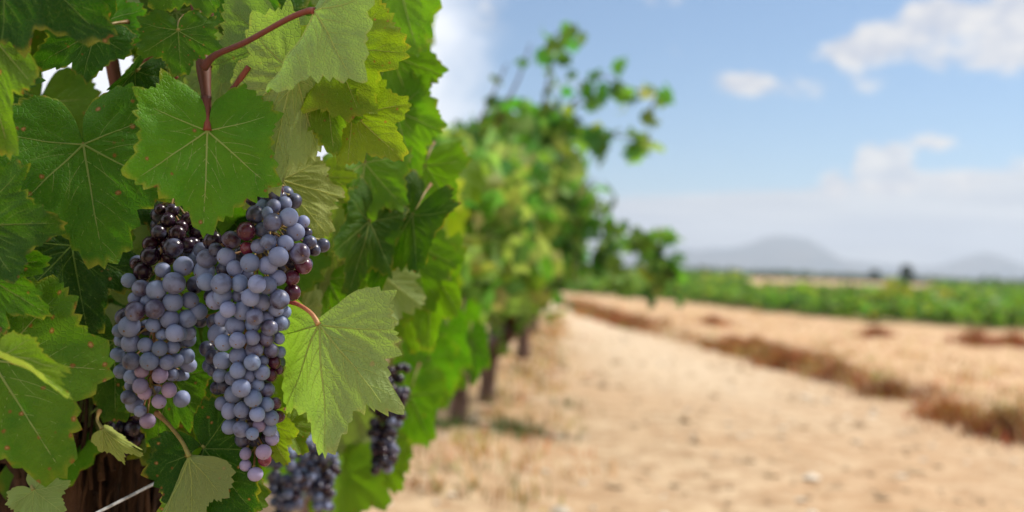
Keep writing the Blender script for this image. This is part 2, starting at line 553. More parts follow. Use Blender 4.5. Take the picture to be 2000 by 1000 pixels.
def leaf_mesh(mb, L, seed, tint, fold=.2, bend=.3, wave=.04, cup=0., twist=0., wid=1.0, hi=True, lobed=1.0, M=None, spread=1.0):
    rng = random.Random(seed)
    ang, base, tooth = leaf_outline(rng, 19 if hi else 11, 5 if hi else 3, lobed)
    rh = np.array([0.0, .08, .17, .26, .35, .44, .53, .62, .70, .78, .85, .91, .96, 1.0]) if hi else np.array([0, .22, .45, .66, .85, 1.0])
    veins = leaf_veins(rng, 1.0 if hi else 0)
    B = Bender(rng, fold, bend, wave, cup, twist)
    n = len(ang)
    P, RHO = [np.zeros((1, 2))], [np.zeros(1)]
    for r_ in rh[1:]:
        e = 0 if r_ < .72 else ((r_ - .72) / .28) ** 1.5
        rr = r_ * base + tooth * e
        P.append(np.stack([rr * np.cos(ang), rr * np.sin(ang)], 1)); RHO.append(np.full(n, r_))
    P = np.concatenate(P); RHO = np.concatenate(RHO)
    vp = np.concatenate([np.stack([np.interp(np.linspace(0, 1, 24), np.linspace(0, 1, len(v)), v[:, 0]), np.interp(np.linspace(0, 1, 24), np.linspace(0, 1, len(v)), v[:, 1])], 1) for v, _, _ in veins])
    vd = np.full(len(P), 9.)
    for k in range(0, len(vp), 200):
        d = np.hypot(P[:, None, 0] - vp[None, k:k + 200, 0], P[:, None, 1] - vp[None, k:k + 200, 1]).min(1)
        vd = np.minimum(vd, d)
    puck = lambda q: 0.020 * (1 - np.exp(-(q / 0.045) ** 2))
    def warp(q):
        r_, t_ = np.hypot(q[:, 0], q[:, 1]), np.arctan2(q[:, 1], q[:, 0]) * spread
        return np.stack([r_ * np.cos(t_), r_ * np.sin(t_) * wid], 1)
    P2 = warp(P)
    Q = B(P2, puck(vd)) * L
    F = [(0, 1 + i, 1 + (i + 1) % n) for i in range(n)]
    K = len(rh) - 1
    for k in range(K - 1):
        a, b = 1 + k * n, 1 + (k + 1) * n
        F += [(a + i, b + i, b + (i + 1) % n, a + (i + 1) % n) for i in range(n)]
    if M is not None:
        A = np.array(M); Q = Q @ A[:3, :3].T + A[:3, 3]
    T = np.tile(np.array(tint, float), (len(Q), 1))
    lp = np.concatenate([P2, np.full((len(P2), 1), (seed % 97) * 1.37)], 1)
    mb.add(Q, F, 0, lp=lp, vd=vd, rho=RHO, tint=T)
    if hi:
        for v, w0, w1 in veins:
            v2 = warp(v)
            C = B(v2, np.zeros(len(v2))) * L
            vv, ff = tube_geo(C, np.linspace(w0, w1, len(C)) * L * .82, 5, False)
            if M is not None: vv = vv @ A[:3, :3].T + A[:3, 3]
            mb.add(vv, ff, 1, lp=np.zeros((len(vv), 3)), vd=np.zeros(len(vv)), rho=np.zeros(len(vv)), tint=np.tile(np.array(tint, float), (len(vv), 1)))


def leaf_frame(A, T, roll):
    """Matrix with origin A, x axis towards T, z axis towards the camera turned by roll about x."""
    x = (T - A).normalized()
    z = (CAM - A); z = (z - x * z.dot(x)).normalized()
    z = Matrix.Rotation(roll, 3, x) @ z
    y = z.cross(x)
    M = Matrix.Identity(4)
    for i in range(3): M[i][0], M[i][1], M[i][2], M[i][3] = x[i], y[i], z[i], A[i]
    return M


def make_leaf(parent, A, T, roll=0, tint=(.1, .5, .2), fold=.2, bend=.3, wave=.04, cup=0., twist=0., wid=1., seed=0, hi=True, lobed=1., spread=1., pet=None, petmat=None, petr=.0016, label=None):
    M = leaf_frame(A, T, R(roll)) @ Matrix.Rotation(-bend / 2, 4, 'Y')
    k = abs(bend)                          # the chord of a bent leaf is shorter than the leaf
    L = (T - A).length / (2 * math.sin(k / 2) / k if k > 1e-3 else 1) / 1.05
    mb = MB()
    leaf_mesh(mb, L, seed, tint, fold, bend, wave, cup, twist, wid, hi, lobed, None, spread)
    o = mb.build('leaf', [M_LEAF, M_VEIN], parent, M)
    if label: o['label'] = label
    if pet is None:
        rng = random.Random(seed + 5)
        x = (T - A).normalized()
        b = A - x * L * .35 + Vector((0, L * .5, L * .1))
        pet = [b, A - x * L * .22 + Vector((0, L * .16, L * .05))]
    pts = list(pet) + [A]
    if hi or petmat:
        tube('petiole', pts, [petr * 1.35, petr * .85, petr * .8, petr * .85, petr * 1.1], petmat or M_PET_GRN, o, 7, 7)
    return o

# ------------------------------------------------------------------ terrain
ROW = lambda d: -0.45 + 0.065 * d          # x of the vine row at distance d
_ED = np.array([-40, 2, 5.3, 6, 8, 10.65, 16.4, 22, 28, 36, 60]); _EX = np.array([3.2, 2.85, 2.80, 2.74, 2.50, 2.15, 1.35, 1.18, 1.12, 0.4, -4])
EDGE = lambda d: np.interp(d, _ED, _EX)    # right edge of the track
_FD = np.array([2, 14, 15, 16.8, 23, 26, 28, 30, 60]); _FX = np.array([24, 9.6, 7.7, 5.3, 4.0, 2.6, 1.4, 1.0, -2.0])
FIELD = lambda d: np.interp(d, _FD, _FX)   # left edge of the low vineyard


def sm(x, a, b):
    t = np.clip((x - a) / (b - a), 0, 1); return t * t * (3 - 2 * t)


def vnoise(x, y, seed=0):
    """Cheap smooth value noise (numpy)."""
    def h(i, j):
        q = np.sin(i * 127.1 + j * 311.7 + seed * 74.7) * 43758.5453
        return q - np.floor(q)
    i, j = np.floor(x), np.floor(y); fx, fy = x - i, y - j
    fx = fx * fx * (3 - 2 * fx); fy = fy * fy * (3 - 2 * fy)
    return (h(i, j) * (1 - fx) + h(i + 1, j) * fx) * (1 - fy) + (h(i, j + 1) * (1 - fx) + h(i + 1, j + 1) * fx) * fy


def ground_z(x, y):
    x, y = np.asarray(x, float), np.asarray(y, float)
    e = x - EDGE(y) + 0.16 * (vnoise(x * .3, y * 1.3, 3) - .5)
    near = 1 - sm(np.hypot(x, y), 45, 90)
    berm = 0.11 * sm(e, -0.10, 0.26) * near
    rut = 0.015 * (vnoise(x * 2.2, y * 1.2, 1) - .5) + 0.022 * (vnoise(x * 5.1, y * 4.3, 2) - .5) + 0.014 * (vnoise(x * 13, y * 11, 4) - .5)
    bumps = 0.05 * (vnoise(x * 1.7, y * 1.7, 6) - .5) * sm(e, 0, .6)
    row = 0.05 * np.exp(-((x - ROW(y)) / 0.35) ** 2) * (y < 20)
    return berm + (rut + bumps + row) * near + 0.42 * sm(y, 46, 80)


def build_ground():
    s = np.linspace(-1, 1, 261)
    xs = np.sign(s) * (np.abs(s) * 3.6 + (np.exp(np.abs(s) ** 3 * 7.1) - 1) * 4.5) + 1.2
    t = np.linspace(0, 1, 300)
    ys = np.concatenate([[-60, -20, -8, -3, -1, 0], 0.4 + 12 * t + (np.exp(t ** 2.2 * 5.9) - 1) * 16])
    X, Y = np.meshgrid(xs, ys)
    Z = ground_z(X, Y)
    nx, ny = len(xs), len(ys)
    V = np.stack([X.ravel(), Y.ravel(), Z.ravel()], 1)
    F = [(j * nx + i, j * nx + i + 1, (j + 1) * nx + i + 1, (j + 1) * nx + i) for j in range(ny - 1) for i in range(nx - 1)]
    x, y = V[:, 0], V[:, 1]
    e = x - EDGE(y) + 0.25 * (vnoise(x * .8, y * .8, 9) - .5)
    verge = sm(e, -.06, .14)                               # dry, straw-strewn verge
    field = sm(x - FIELD(y), -.4, .5) * (y > 5)
    fallow = sm(y, 50, 56) * (1 - sm(y, 120, 140)) * sm(x / np.maximum(y, 1), .23, .26) * (1 - sm(x / np.maximum(y, 1), .39, .43))
    green = np.maximum(field * 1.0, sm(y, 34, 42))
    far = sm(y, 120, 260)
    wheel = np.exp(-((x - (ROW(y) + EDGE(y)) / 2 - .15) / .75) ** 2) * sm(y, 4, 9)  # paler middle of the track, fading in with distance
    mb = MB()
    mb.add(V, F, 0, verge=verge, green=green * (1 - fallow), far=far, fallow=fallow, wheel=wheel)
    mt, g = material('sandy_ground')
    tc = g.node('ShaderNodeTexCoord'); p = tc.outputs['Object']
    n1, n2, n3 = g.noise(p, 0.9, 4.0), g.noise(p, 7.0, 5.0, .65), g.noise(p, 42.0, 4.0, .65)
    sand = g.mix(g.step(n2, .34, .64), (0.345, 0.222, 0.126), (0.530, 0.395, 0.258))
    sand = g.mix(g.math('MULTIPLY', g.step(n1, .40, .62), .5), sand, (0.40, 0.245, 0.130))
    sand = g.mix(g.math('MULTIPLY', g.step(n3, .56, .70), .5), sand, (0.56, 0.45, 0.32))
    sand = g.mix(g.math('MULTIPLY', g.step(n3, .44, .32), .45), sand, (0.20, 0.115, 0.06))
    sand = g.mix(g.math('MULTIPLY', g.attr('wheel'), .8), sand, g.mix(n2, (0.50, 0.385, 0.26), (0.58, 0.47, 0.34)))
    dry = g.mix(g.step(n2, .36, .62), (0.38, 0.235, 0.125), (0.54, 0.37, 0.22))
    dry = g.mix(g.math('MULTIPLY', g.step(n3, .5, .7), .5), dry, (0.60, 0.46, 0.31))
    col = g.mix(g.attr('verge'), sand, dry)
    fieldc = g.mix(g.step(n1, .35, .65), (0.13, 0.14, 0.040), (0.34, 0.24, 0.12))
    col = g.mix(g.attr('green'), col, fieldc)
    nf = g.noise(g.vmath('MULTIPLY', p, (.006, .018, 1)), 1.0, 4.0, .6)
    farc = g.mix(g.step(nf, .40, .62), (0.045, 0.072, 0.025), (0.115, 0.125, 0.055))
    col = g.mix(g.attr('far'), col, farc)
    col = g.mix(g.attr('fallow'), col, g.mix(n1, (0.40, 0.26, 0.15), (0.50, 0.34, 0.21)))
    h = g.math('ADD', g.math('MULTIPLY', n2, .5), g.math('MULTIPLY', n3, .5))
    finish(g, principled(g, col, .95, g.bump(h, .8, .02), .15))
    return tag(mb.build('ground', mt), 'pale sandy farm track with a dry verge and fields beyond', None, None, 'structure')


build_ground()


def build_hills():
    """Far range, about 2.4 km off: real relief, several ridges deep."""
    prof = [(-3000, 10), (-600, 22), (1150, 42), (1300, 47), (1400, 50), (1450, 58), (1490, 74), (1515, 80), (1545, 80), (1578, 81), (1600, 68), (1645, 42), (1700, 33), (1780, 27), (1850, 31),
            (1890, 46), (1925, 60), (1950, 56), (2000, 40), (2080, 32), (2300, 50), (2600, 24), (4800, 12)]
    pxs = np.array([q[0] for q in prof], float); hh = np.array([q[1] for q in prof], float)
    D0 = 2400.0
    xs = np.linspace(-2600, 4200, 460); ys = np.linspace(0, 900, 40)
    V = []
    for j, yy in enumerate(ys):
        t = yy / 900
        ridge = math.sin(math.pi * min(1, t * 1.25)) if t < .8 else max(0, (1 - t) / .2) * math.sin(math.pi * 1)
        ridge = np.interp(t, [0, .15, .45, .7, 1], [0, .22, 1.0, .55, 0])
        px = 1000 + xs / (D0 + 400) * FPX
        top = 1.12 * np.interp(px, pxs, hh) / FPX * (D0 + 400)
        n = vnoise(xs / 130, np.full_like(xs, yy / 130), 5) + .5 * vnoise(xs / 52, np.full_like(xs, yy / 52), 8)
        z = top * ridge * (0.80 + 0.24 * n) - 3
        V += [(x, D0 + yy, zz) for x, zz in zip(xs, z)]
    nx = len(xs)
    F = [(j * nx + i, j * nx + i + 1, (j + 1) * nx + i + 1, (j + 1) * nx + i) for j in range(len(ys) - 1) for i in range(nx - 1)]
    mb = MB(); mb.add(V, F)
    mt, g = material('hill_scrub')
    tc = g.node('ShaderNodeTexCoord')
    n = g.noise(tc.outputs['Object'], .012, 6.0, .6)
    finish(g, principled(g, g.mix(g.step(n, .38, .62), (0.030, 0.055, 0.055), (0.10, 0.10, 0.085)), .95, None, .1))
    tag(mb.build('hills', mt), 'far blue flat-topped hills on the horizon', None, None, 'structure')


build_hills()

# ------------------------------------------------------------------ crowns of small leaves
def leaf_template():
    a = [0, 14, 30, 50, 66, 84, 106, 128, 152, 178]
    r = [1.0, .80, .70, .90, .76, .64, .76, .62, .48, .08]
    ang = [R(x) for x in a] + [-R(x) for x in a[1:]][::-1]
    rr = r + r[1:][::-1]
    o = np.stack([np.cos(ang) * rr, np.sin(ang) * rr], 1)
    P = np.vstack([[[0.02, 0]], o * .55, o])
    n = len(o)
    F = [(0, 1 + i, 1 + (i + 1) % n) for i in range(n)] + [(1 + i, 1 + n + i, 1 + n + (i + 1) % n, 1 + (i + 1) % n) for i in range(n)]
    return P, F


TP, TF = leaf_template()


def rand_rot(rng, up=.35, hang=.5):
    """Rotation of a hanging vine leaf: tip mostly down and outward, face mostly outward or up."""
    x = Vector((rng.gauss(0, .7), rng.gauss(0, .7), -hang + rng.gauss(0, .45))).normalized()
    z = Vector((rng.gauss(0, .8), rng.gauss(0, .8), up + rng.gauss(0, .6)))
    z = (z - x * z.dot(x)).normalized(); y = z.cross(x)
    return np.array([x, y, z]).T


def leaf_colour(rng, yel=.25, dark=.4):
    if rng.random() < yel:
        c = (rng.uniform(.20, .33), rng.uniform(.31, .43), rng.uniform(.06, .14))
    elif rng.random() < dark:
        c = (rng.uniform(.045, .08), rng.uniform(.115, .18), rng.uniform(.02, .035))
    else:
        c = (rng.uniform(.075, .16), rng.uniform(.21, .32), rng.uniform(.025, .055))
    return c


def add_leaf(mb, rng, p, size, col, rot=None):
    f, b = rng.uniform(0, .7), rng.uniform(-.3, .9)
    x, y = TP[:, 0], TP[:, 1]
    z = np.abs(y) * math.sin(f) - b * x * x * .5 + rng.uniform(-.1, .1) * np.sin(5 * y + 3 * x)
    Q = np.stack([x, y * math.cos(f), z], 1) * size
    Q = Q @ (rot if rot is not None else rand_rot(rng)).T + np.array(p)
    mb.add(Q, TF, 0, col=np.tile(col, (len(Q), 1)))


def shoot(mb, wood, rng, pts, size, per=9, yel=.2, dark=.5, rad=.004, skip=0.0):
    """A cane with leaves set along it; pts in world space."""
    P = spline([tuple(p) for p in pts], 8)
    if wood is not None:
        v, f = tube_geo(P, np.linspace(rad, rad * .4, len(P)), 5); wood.add(v, f, 0, along=np.repeat(np.linspace(0, 1, len(P)), 5))
    n = int(per)
    for i in range(n):
        t = skip + (1 - skip) * (i + .3 + rng.random() * .6) / n
        q = P[min(len(P) - 1, int(t * (len(P) - 1)))]
        o = np.array([rng.gauss(0, 1), rng.gauss(0, 1), rng.gauss(-.3, .8)]) * size * .45
        add_leaf(mb, rng, q + o, size * rng.uniform(.7, 1.15) * .62, leaf_colour(rng, yel, dark))


def trunk(name, pts, rads, parent, mat, seed, seg=14):
    rng = random.Random(seed)
    P = spline([tuple(p) for p in pts], 10)
    rr = np.interp(np.linspace(0, 1, len(P)), np.linspace(0, 1, len(rads)), rads)
    mb = MB()
    V, F = tube_geo(P, rr, seg, True)
    ctr = np.repeat(P, seg, 0); d = V - ctr; a = np.tile(np.arange(seg), len(P)); h = np.repeat(np.arange(len(P)), seg)
    k = 1 + .22 * np.sin(a * 2.1 + h * .16 + seed) * np.sin(a * 1.1 + seed * 2) + .12 * np.array([rng.uniform(-1, 1) for _ in range(len(V))])
    mb.add(ctr + d * k[:, None], F)
    return mb.build(name, mat, parent)


def row_vine(d, label, seed, wid=.33, zlo=.45, zhi=1.45, nleaf=520, size=.105, dep=.62, yel=.25, dark=.4, tr=None, shoots=(), trunk_lean=0.06, x0=None, ylo=None):
    rng = random.Random(seed)
    x = ROW(d) if x0 is None else x0
    root = empty('grapevine', (x, d, 0), label, 'grapevine', 'grapevines in the row along the track')
    base = tr or [(x, d, -.03), (x + trunk_lean * .3, d, .3), (x + trunk_lean, d, .62)]
    trunk('trunk', base, [.055, .042, .045, .05], root, M_BARK2, seed)
    head = Vector(base[-1])
    wood = MB(); cr = MB()
    for k in range(9):
        a = rng.uniform(0, 6.28)
        tip = (x + math.cos(a) * wid * rng.uniform(.4, 1.0), d + math.sin(a) * dep * rng.uniform(.5, 1.0), rng.uniform(zlo + .5 * (zhi - zlo), zhi))
        mid = (head * .5 + Vector(tip) * .5) + Vector((0, 0, .12))
        shoot(cr, wood, rng, [head, mid, tip], size, 16, yel, dark, .007)
    for k in range(nleaf):
        while True:
            q = np.array([rng.uniform(-1, 1) for _ in range(3)])
            rr = np.linalg.norm(q)
            if rr < 1 and rng.random() < .25 + .75 * rr: break
        lump = .78 + .35 * vnoise(np.array([q[0] * 3 + seed]), np.array([q[2] * 3 + q[1] * 2]), 3)[0]
        q = q * lump
        zc, zh = (zlo + zhi) / 2, (zhi - zlo) / 2
        p = (x + q[0] * wid, d + q[1] * dep, zc + q[2] * zh)
        add_leaf(cr, rng, p, size * rng.uniform(.65, 1.15) * .62, leaf_colour(rng, yel, dark))
    for pts, per, sz in shoots:
        shoot(cr, wood, rng, pts, sz * 1.15, int(per * 1.35), .15, .5, .0075)
    cr.build('crown', M_CROWN, root)
    wood.build('canes', M_CANE, root)
    return root, head


# vines further along the row
row_vine(3.25, 'pale yellow-green blurred vine filling the row between the soft near leaves and the taller vines', 61, wid=.27, zlo=.55, zhi=1.25, nleaf=480, size=.115, dep=.62, yel=.62, dark=.10,
         tr=[at(715, 990, 3.3), at(760, 850, 3.3), at(850, 660, 3.3)])
row_vine(4.67, 'shaded vine with a bare leaning trunk and yellowing leaves, behind the pale leaf', 11, wid=.40, zlo=.52, zhi=1.42, nleaf=700, size=.115, dep=.85, yel=.50, dark=.22,
         tr=[at(893, 855, 4.67), at(898, 740, 4.67), at(910, 600, 4.67)],
         shoots=[([at(930, 250, 4.6), at(960, 190, 4.5), at(990, 125, 4.4)], 3, .10), ([at(960, 260, 4.6), at(1010, 160, 4.5), at(1036, 85, 4.4)], 2, .10)])
row_vine(5.6, 'tall vine throwing long leafy shoots out over the track against the sky', 23, x0=-.03, wid=.56, zlo=.50, zhi=1.74, nleaf=1350, size=.12, dep=.75, yel=.24, dark=.42,
         tr=[at(955, 805, 5.5), at(952, 740, 5.5), at(958, 690, 5.5), at(1000, 640, 5.5)],
         shoots=[([at(1060, 215, 5.4), at(1075, 130, 5.2), at(1082, 70, 5.1), at(1130, 62, 5.0)], 15, .095),
                 ([at(1060, 260, 5.4), at(1120, 215, 5.2), at(1190, 180, 5.0), at(1290, 180, 4.9)], 25, .10),
                 ([at(1060, 250, 5.4), at(1130, 190, 5.2), at(1160, 150, 5.1), at(1215, 160, 5.0)], 9, .10),
                 ([at(1050, 320, 5.4), at(1120, 275, 5.2), at(1200, 265, 5.0), at(1275, 275, 4.9)], 25, .115),
                 ([at(1290, 180, 4.9), at(1275, 205, 4.9), at(1262, 222, 4.9)], 3, .10),
                 ([at(1040, 400, 5.4), at(1100, 400, 5.2), at(1140, 380, 5.1), at(1165, 355, 5.1)], 16, .10),
                 ([at(1040, 420, 5.4), at(1110, 430, 5.2), at(1180, 440, 5.0), at(1265, 465, 4.9)], 34, .10),
                 ([at(1180, 440, 5.0), at(1185, 490, 5.0), at(1190, 530, 5.0)], 18, .10),
                 ([at(1265, 460, 4.9), at(1290, 510, 4.9), at(1295, 560, 4.9)], 20, .11),
                 ([at(1265, 460, 4.9), at(1275, 455, 4.9), at(1285, 445, 4.9)], 3, .09),
                 ([at(1295, 520, 4.9), at(1315, 545, 4.9), at(1325, 585, 4.9)], 6, .085),
                 ([at(1060, 470, 5.4), at(1110, 480, 5.2), at(1140, 505, 5.1)], 18, .10)])
row_vine(7.2, 'dense green vine beside the track with a reddish post-like trunk', 31, wid=.30, zlo=.42, zhi=1.62, nleaf=620, dep=.85, yel=.2, dark=.5,
         tr=[at(1022, 700, 7.4), at(1022, 640, 7.4), at(1018, 570, 7.4)])
row_vine(9.0, 'second to last leafy vine of the row, half hidden by its taller neighbour', 37, wid=.28, zlo=.40, zhi=1.5, nleaf=480, dep=.9, yel=.25)
row_vine(11.0, 'last leafy vine of the row, where the sandy track narrows out of sight', 41, wid=.28, zlo=.40, zhi=1.5, nleaf=420, dep=.9, yel=.25)

# ------------------------------------------------------------------ the near vine
hx, hy = at(185, 1000, 1.0).x, 1.0
hero = empty('grapevine', (hx, hy, 0), 'large near vine in sharp focus with big green leaves and shaggy dark bark', 'grapevine', 'grapevines in the row along the track')


def lf(a, t, d, dt=None, **k):
    return make_leaf(hero, at(*a, d), at(*t, dt or d), **k)


P3 = lambda *q: [at(*p) for p in q]
# sharp leaves round the bunches
lf((163, 283), (205, 522), .740, .730, roll=6, tint=(.06, .42, .30), fold=.10, bend=.30, wave=.03, seed=1, lobed=.75, label='broad dark green leaf beside the left bunch')
lf((405, 255), (396, 463), .722, .716, roll=-4, tint=(.16, .74, .12), fold=.14, bend=.35, wave=.035, wid=.94, seed=2, lobed=.6, pet=P3((403, 190, .728)), petmat=M_PET_BRN, petr=.0030, label='dark green leaf hanging over the top of the grapes')
lf((348, 60), (354, 148), .714, .712, roll=5, tint=(.12, .28, .55), fold=.05, bend=.2, wave=.05, wid=1.22, seed=3, lobed=.9)
lf((15, -110), (214, 86), .650, .655, roll=0, tint=(.0, .04, .10), fold=.1, bend=.2, wave=.02, wid=.82, seed=4, lobed=.6, label='very dark leaf across the top left corner')  # near-black tint paints extra shade into the leaf colour
lf((186, 62), (66, 130), .800, .790, roll=10, tint=(.0, .22, .10), fold=.2, bend=.2, wave=.05, wid=.80, seed=5)
lf((205, 40), (294, 86), .835, .830, roll=-8, tint=(.02, .72, .70), fold=.1, bend=.2, wid=.9, spread=.85, seed=6)  # bright tint stands in for light shining through the leaf
lf((-25, 60), (16, 308), .665, .655, roll=25, tint=(.38, .45, .55), fold=.2, bend=.4, wave=.05, wid=.50, seed=7)
lf((-40, 160), (60, 250), .78, .78, roll=-20, tint=(.0, .25, .1), fold=.2, bend=.3, wid=.8, seed=107)
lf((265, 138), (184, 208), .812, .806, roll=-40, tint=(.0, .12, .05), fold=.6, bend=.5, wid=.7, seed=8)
lf((340, 95), (285, 228), .885, .88, roll=175, tint=(.15, .65, .05), fold=.1, bend=.3, wid=.7, spread=.8, seed=9)
lf((535, 82), (492, 236), .800, .790, roll=168, tint=(.12, .50, .08), fold=.12, bend=.3, wave=.05, wid=.95, seed=10, lobed=.8)
lf((615, 22), (518, 172), .700, .692, roll=238, tint=(.16, .98, .06), fold=1.1, bend=.25, wave=.03, wid=.92, spread=1.22, seed=12, lobed=1.2, pet=P3((397, 132, .712), (420, 108, .708), (480, 82, .704), (560, 38, .702), (600, 22, .702)), petmat=M_PET_BRN, petr=.0026, label='pale folded leaf showing its silvery underside')
lf((650, 92), (706, 228), .765, .757, roll=8, tint=(.78, .30, .25), fold=.12, bend=.3, wave=.05, wid=1.30, seed=13, lobed=.35, label='yellow-olive leaf with a rusty toothed margin')
lf((688, 222), (788, 312), .778, .772, roll=-10, tint=(.85, .55, .40), fold=.2, bend=.2, wave=.05, wid=.95, seed=14, lobed=.7, label='small yellow leaf with red flecks near its tip')
lf((575, 140), (522, 378), .745, .730, roll=165, tint=(.30, .70, .05), fold=.30, bend=.5, wave=.05, wid=.62, seed=15, lobed=.6)
lf((640, 180), (655, 305), .770, .765, roll=15, tint=(.50, .65, .30), fold=.3, bend=.4, wave=.08, wid=.75, seed=16)
lf((550, 352), (642, 462), .835, .828, roll=170, tint=(.72, .75, .05), fold=.1, bend=.2, wave=.03, wid=.9, spread=.8, seed=17, lobed=.5)
lf((622, 634), (634, 892), .770, .765, roll=206, tint=(.22, .78, .14), fold=.50, bend=.22, wave=.03, wid=.92, spread=.76, seed=18, lobed=.75, pet=P3((560, 586, .785), (585, 596, .780), (608, 612, .774)), petmat=M_PET_RED, petr=.0021, label='pale green leaf seen from below, right of the bunches')
lf((-50, 440), (132, 436), .690, .682, roll=-8, tint=(.06, .10, .05), fold=.1, bend=.2, wid=.85, seed=19, lobed=.8)
lf((-55, 520), (104, 618), .705, .695, roll=12, tint=(.14, .48, .50), fold=.15, bend=.35, wid=.80, spread=.75, seed=20, lobed=.6)
lf((140, 480), (172, 655), .835, .83, roll=0, tint=(.0, .02, .10), fold=.05, bend=.1, seed=21)  # deep shade behind the near leaves, put into the tint
lf((92, 712), (196, 688), .735, .728, roll=-18, tint=(.12, .50, .10), fold=.3, bend=.35, wid=1.25, seed=22, lobed=1.1)
lf((-15, 705), (128, 932), .700, .692, roll=6, tint=(.24, .42, .95), fold=.12, bend=.3, wave=.04, seed=23, lobed=.8, label='red-flecked leaf in the bottom left corner')
lf((0, 694), (138, 780), .640, .630, roll=-45, tint=(.70, .98, .0), fold=.9, bend=.5, wave=.08, wid=.45, spread=.65, seed=24)
lf((224, 667), (226, 824), .840, .835, roll=5, tint=(.10, .16, .25), fold=.08, bend=.2, wid=1.0, seed=25)
lf((395, 690), (402, 888), .880, .87, roll=-10, tint=(.12, .55, .10), fold=.2, bend=.3, wid=.62, seed=26)
lf((335, 735), (303, 874), .845, .84, roll=12, tint=(.18, .35, .30), fold=.2, bend=.3, wid=.85, seed=27)
lf((370, 892), (285, 1060), .770, .755, roll=232, tint=(.30, .42, .20), fold=.95, bend=.3, wave=.05, wid=.80, spread=.62, seed=28, lobed=.8, pet=P3((305, 806, .790), (330, 830, .782), (355, 862, .774)), petmat=M_PET_GRN, petr=.0019, label='drooping olive leaf below the left bunch')
lf((398, 876), (500, 1008), .795, .788, roll=10, tint=(.0, .08, .75), fold=.1, bend=.25, wid=.95, seed=29, lobed=.7)
lf((405, 930), (432, 1075), .82, .815, roll=-10, tint=(.30, .25, .8), fold=.1, bend=.3, seed=30)
lf((518, 828), (562, 908), .805, .80, roll=15, tint=(.85, .65, .0), fold=.2, bend=.3, wid=.8, seed=31)
lf((560, 830), (592, 888), .84, .83, roll=-20, tint=(.5, .3, .3), fold=.3, bend=.3, seed=32)
lf((200, 838), (280, 892), .800, .792, roll=150, tint=(.65, .55, .2), fold=.6, bend=.5, wid=.5, spread=.6, seed=33)
lf((66, 958), (122, 1000), .78, .775, roll=172, tint=(.12, .65, .0), fold=.1, bend=.2, seed=34)
lf((372, -70), (424, 24), .725, .72, roll=10, tint=(.15, .32, .3), fold=.2, bend=.2, wid=1.2, seed=35)
lf((208, -50), (256, 34), .87, .87, roll=170, tint=(.25, .75, .0), fold=.1, bend=.2, wid=1.2, seed=36)
lf((470, -40), (455, 70), .86, .86, roll=0, tint=(.10, .60, .1), fold=.2, bend=.2, seed=37)
lf((440, 120), (420, 240), .87, .87, roll=170, tint=(.25, .65, .1), fold=.2, bend=.2, wid=.8, seed=38)
lf((322, 325), (352, 470), .845, .84, roll=-10, tint=(.0, .0, .0), fold=.1, bend=.2, wid=1.35, seed=39, lobed=.8)  # black tint paints the shadow behind the top of the left bunch
lf((420, 400), (400, 520), .88, .87, roll=10, tint=(.0, .0, .0), fold=.1, bend=.2, wid=1.1, seed=40, lobed=.8)  # black tint paints the shade between the two bunches
# softer leaves just behind
lf((768, -80), (818, 108), 1.02, 1.0, roll=10, tint=(.38, 0.82, .05), fold=.15, bend=.3, wid=.85, seed=41)
lf((762, 108), (820, 244), 1.06, 1.05, roll=-10, tint=(.38, 0.80, .0), fold=.15, bend=.3, wid=.8, seed=42)
lf((772, 215), (812, 352), 1.05, 1.04, roll=5, tint=(.38, 0.85, .05), fold=.2, bend=.3, wid=.85, seed=43)
lf((712, 318), (694, 462), .98, .97, roll=-8, tint=(.38, 0.85, .05), fold=.2, bend=.35, wid=.85, seed=44)
lf((830, 322), (792, 440), 1.10, 1.09, roll=12, tint=(.38, 0.90, .05), fold=.2, bend=.3, wid=.95, seed=45)
lf((722, 432), (678, 580), .97, .96, roll=-20, tint=(.16, .22, .1), fold=.3, bend=.3, wid=.62, seed=46)
lf((806, 420), (722, 572), .995, .985, roll=25, tint=(.10, .10, .0), fold=.3, bend=.3, wid=.7, seed=47)
lf((742, 535), (752, 662), 1.03, 1.02, roll=172, tint=(.28, .65, .05), fold=.2, bend=.35, wid=1.0, seed=48)
lf((662, 470), (606, 600), 1.0, .99, roll=195, tint=(.60, .85, .05), fold=.6, bend=.3, wid=.6, seed=49)
lf((640, 345), (676, 396), .93, .925, roll=0, tint=(.8, .25, .5), fold=.1, bend=.2, seed=50)
lf((640, 545), (594, 700), 1.0, .99, roll=10, tint=(.38, .75, .05), fold=.2, bend=.3, wid=.8, seed=51)
lf((570, 620), (590, 790), .95, .94, roll=170, tint=(.55, .60, .1), fold=.2, bend=.3, wid=.6, seed=52)
lf((710, 470), (650, 520), 1.06, 1.05, roll=0, tint=(.38, .6, .1), fold=.2, bend=.3, seed=53)
lf((845, 530), (836, 690), 1.22, 1.20, roll=15, tint=(.42, .75, .1), fold=.3, bend=.4, wid=.62, seed=54)
lf((800, 470), (838, 610), 1.20, 1.19, roll=-10, tint=(.38, .65, .1), fold=.2, bend=.3, wid=.8, seed=55)
lf((790, 590), (812, 690), 1.25, 1.24, roll=8, tint=(.45, .55, .1), fold=.2, bend=.4, wid=.7, seed=56)
lf((690, 620), (660, 700), 1.10, 1.10, roll=0, tint=(.3, .6, .1), fold=.2, bend=.3, seed=57)

